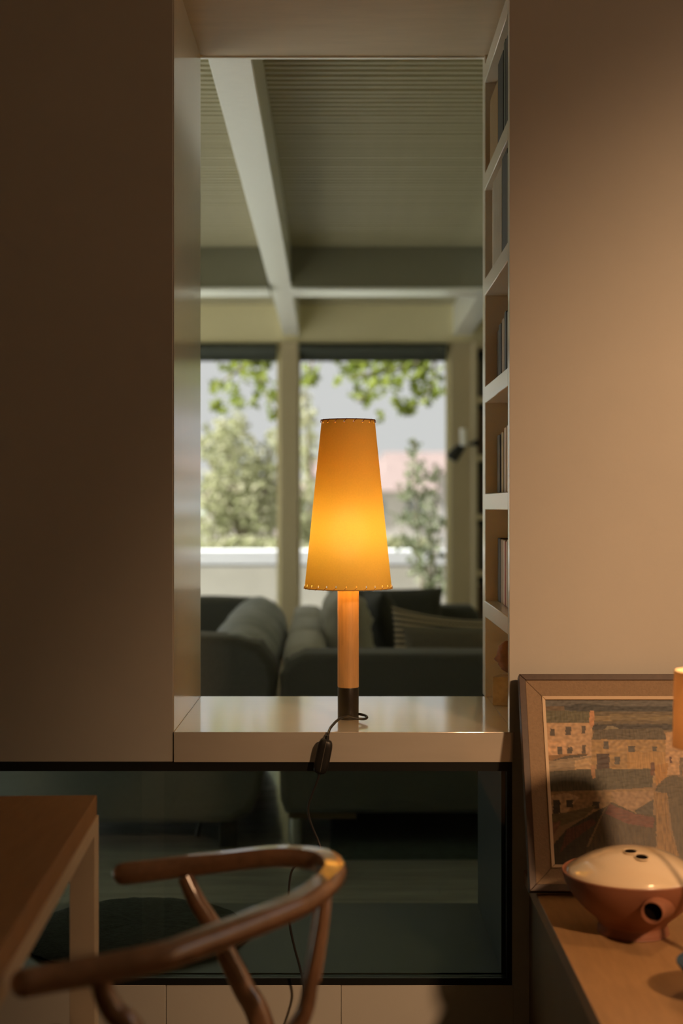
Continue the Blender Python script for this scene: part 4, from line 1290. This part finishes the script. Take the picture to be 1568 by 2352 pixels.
colr = np.clip((colr * 1.25) ** 1.12, 0, 1)
hgt = .00025 * (nzg + nzh)
V = [pp(U[j, i], Vv[j, i], DC + hgt[j, i]) for j in range(gy + 1) for i in range(gx + 1)]
Fc = [(j * (gx + 1) + i, j * (gx + 1) + i + 1, (j + 1) * (gx + 1) + i + 1, (j + 1) * (gx + 1) + i) for j in range(gy) for i in range(gx)]
cm = bpy.data.materials.new('oil_paint'); cm.use_nodes = True
at = cm.node_tree.nodes.new('ShaderNodeAttribute'); at.attribute_name = 'paint'
cm.node_tree.links.new(at.outputs['Color'], cm.node_tree.nodes['Principled BSDF'].inputs['Base Color'])
cm.node_tree.nodes['Principled BSDF'].inputs['Roughness'].default_value = .5
cv = obj('canvas', V, Fc, cm, pic, 60)
ca = cv.data.color_attributes.new('paint', 'FLOAT_COLOR', 'POINT')
ca.data.foreach_set('color', np.concatenate([colr.reshape(-1, 3), np.ones(((gx + 1) * (gy + 1), 1))], 1).ravel())

# covered spouted bowl
BX, BY = .5405, 2.655
bw = thing('spouted_bowl', (BX, BY, SZ), 'terracotta bowl with cream domed lid and tube spout on the sideboard', 'bowl')
bprof = spline([(0.0, .0004), (.060, .0004), (.0655, .003), (.0635, .014), (.064, .020), (.072, .030), (.085, .041), (.101, .057), (.117, .077), (.127, .096), (.1315, .112)], 4)
lip = [(.1305, .1145), (.1275, .1135), (.1262, .108), (.10, .09), (0, .085)]
lathe('bowl_body', [(max(p[0], 0), p[1]) for p in bprof] + lip, (BX, BY, SZ), M['terra'], bw, 72)
lidp = [(.1262, .1105), (.1262, .1125), (.118, .1195), (.100, .131), (.078, .1425), (.052, .1515), (.026, .1565), (0, .158)]
lid = lathe('lid', lidp, (BX, BY, SZ), M['glaze'], bw, 72, 80)
def lidz(r): return float(np.interp(r, [p[0] for p in reversed(lidp[2:])], [p[1] for p in reversed(lidp[2:])]))
for (px, py) in ((1473, 1969.5), (1447, 1956.5)):
    # find the point of the dome under the pixel
    best = None
    for yy in np.linspace(BY - .12, BY + .12, 600):
        p = P(px, py, yy)
        r = math.hypot(p.x - BX, yy - BY)
        if r < .118:
            dz = abs(p.z - SZ - lidz(r))
            if best is None or dz < best[0] - 1e-5: best = (dz, p)
            if dz < .0006: break
    p = best[1]; r = math.hypot(p.x - BX, p.y - BY)
    nrm = Vector(((p.x - BX) * .0 + (p.x - BX) / max(r, 1e-4) * .35 * min(1, r / .1), (p.y - BY) / max(r, 1e-4) * .35 * min(1, r / .1), 1)).normalized()
    tube('lid_hole_plug', [p - nrm * .004, p + nrm * .0009], [.0115, .0118], M['hole'], lid, 20)  # solid plug, no opening cut; the hole's shade is in its colour
    rimp = []
    t1 = nrm.orthogonal().normalized(); t2 = nrm.cross(t1)
    for k in range(25):
        a = 2 * PI * k / 24
        rimp.append(p + nrm * .0006 + (t1 * math.cos(a) + t2 * math.sin(a)) * .0125)
    tube('hole_rim', rimp, .0014, M['glaze'], lid, 6)
# spout
so = P(1497, 2097, 2.505); si = Vector((BX + .030, BY - .085, SZ + .078))
ro = .0208
sv, sf = [], []
axd = (so - si).normalized()
t1 = axd.cross(Vector((0, 0, 1))).normalized(); t2 = t1.cross(axd)
rings = [(si, .030), (si.lerp(so, .30), .0265), (si.lerp(so, .5), .0235), (si.lerp(so, .75), .0212), (so - axd * .002, ro), (so, ro - .001), (so, .0178), (so - axd * .003, .0170), (so.lerp(si, .6), .0165)]
for c, r in rings:
    for k in range(28):
        a = 2 * PI * k / 28
        sv.append(c + (t1 * math.cos(a) + t2 * math.sin(a)) * r)
for i in range(len(rings) - 1):
    for k in range(28):
        k2 = (k + 1) % 28
        sf.append((i * 28 + k, i * 28 + k2, (i + 1) * 28 + k2, (i + 1) * 28 + k))
spo = fix_normals(obj('spout', sv, sf, M['terra'], bw, 60))
tube('spout_bore_plug', [so.lerp(si, .55), so.lerp(si, .2)], [.0160, .0160], M['hole'], spo, 24)  # black plug, the bore's inner shade as colour

# blue dish at the edge
BDX, BDY = .612, 2.285
bd = thing('blue_dish', (BDX, BDY, SZ), 'small dark blue glazed dish at the right edge of the sideboard', 'dish')
lathe('dish_body', [(0, .0004), (.030, .0004), (.034, .004), (.046, .020), (.062, .040), (.0745, .058), (.0745, .060), (.0725, .060), (.058, .042), (.040, .020), (.0, .012)], (BDX, BDY, SZ), M['blue'], bd, 48)
lathe('rim', [(.0725, .059), (.0735, .0612), (.0750, .0612), (.0755, .059), (.0735, .0575)], (BDX, BDY, SZ), M['blue'], bd, 48)

# small lamp with a drum shade at the right edge
TX, TY = .647, 2.45
tl = thing('table_lamp', (TX, TY, SZ), 'small lamp with a beige drum shade cut off by the right edge', 'lamp')
lathe('base', [(.049, .0004), (.049, .010), (.02, .016), (0, .016)], (TX, TY, SZ), M['oak'], tl, 40)
lathe('stem', [(.007, .0155), (.007, .42), (0, .42)], (TX, TY, SZ), M['oak'], tl, 20)
ztop, zbot = P(1550, 1541, TY).z, P(1548, 1716, TY).z
rtop = TX - P(1550, 1541, TY).x; rbot = TX - P(1546, 1716, TY).x
dp = [(rbot, zbot), (rbot + (rtop - rbot) * .5, (zbot + ztop) / 2), (rtop, ztop), (rtop - .0018, ztop), (rbot - .0018, zbot), (rbot, zbot)]
v, f = lathe_geo(dp, (TX, TY, 0), 72, closed=True)
fix_normals(obj('drum_shade', v, f[:-1] if len(f[-1]) > 4 else f, M['tlshade'], tl, 50))
dsh = bpy.data.objects.get('drum_shade')
if dsh:
    bm = bmesh.new(); bm.from_mesh(dsh.data)
    bmesh.ops.delete(bm, geom=[q_ for q_ in bm.faces if len(q_.verts) > 4], context='FACES')
    bm.to_mesh(dsh.data); bm.free()
lathe('bulb', [(0, .42)] + [(.022 * math.sin(a), .441 - .022 * math.cos(a)) for a in np.linspace(.3, PI, 10)], (TX, TY, SZ), M['bulb2'], tl, 20, 80)
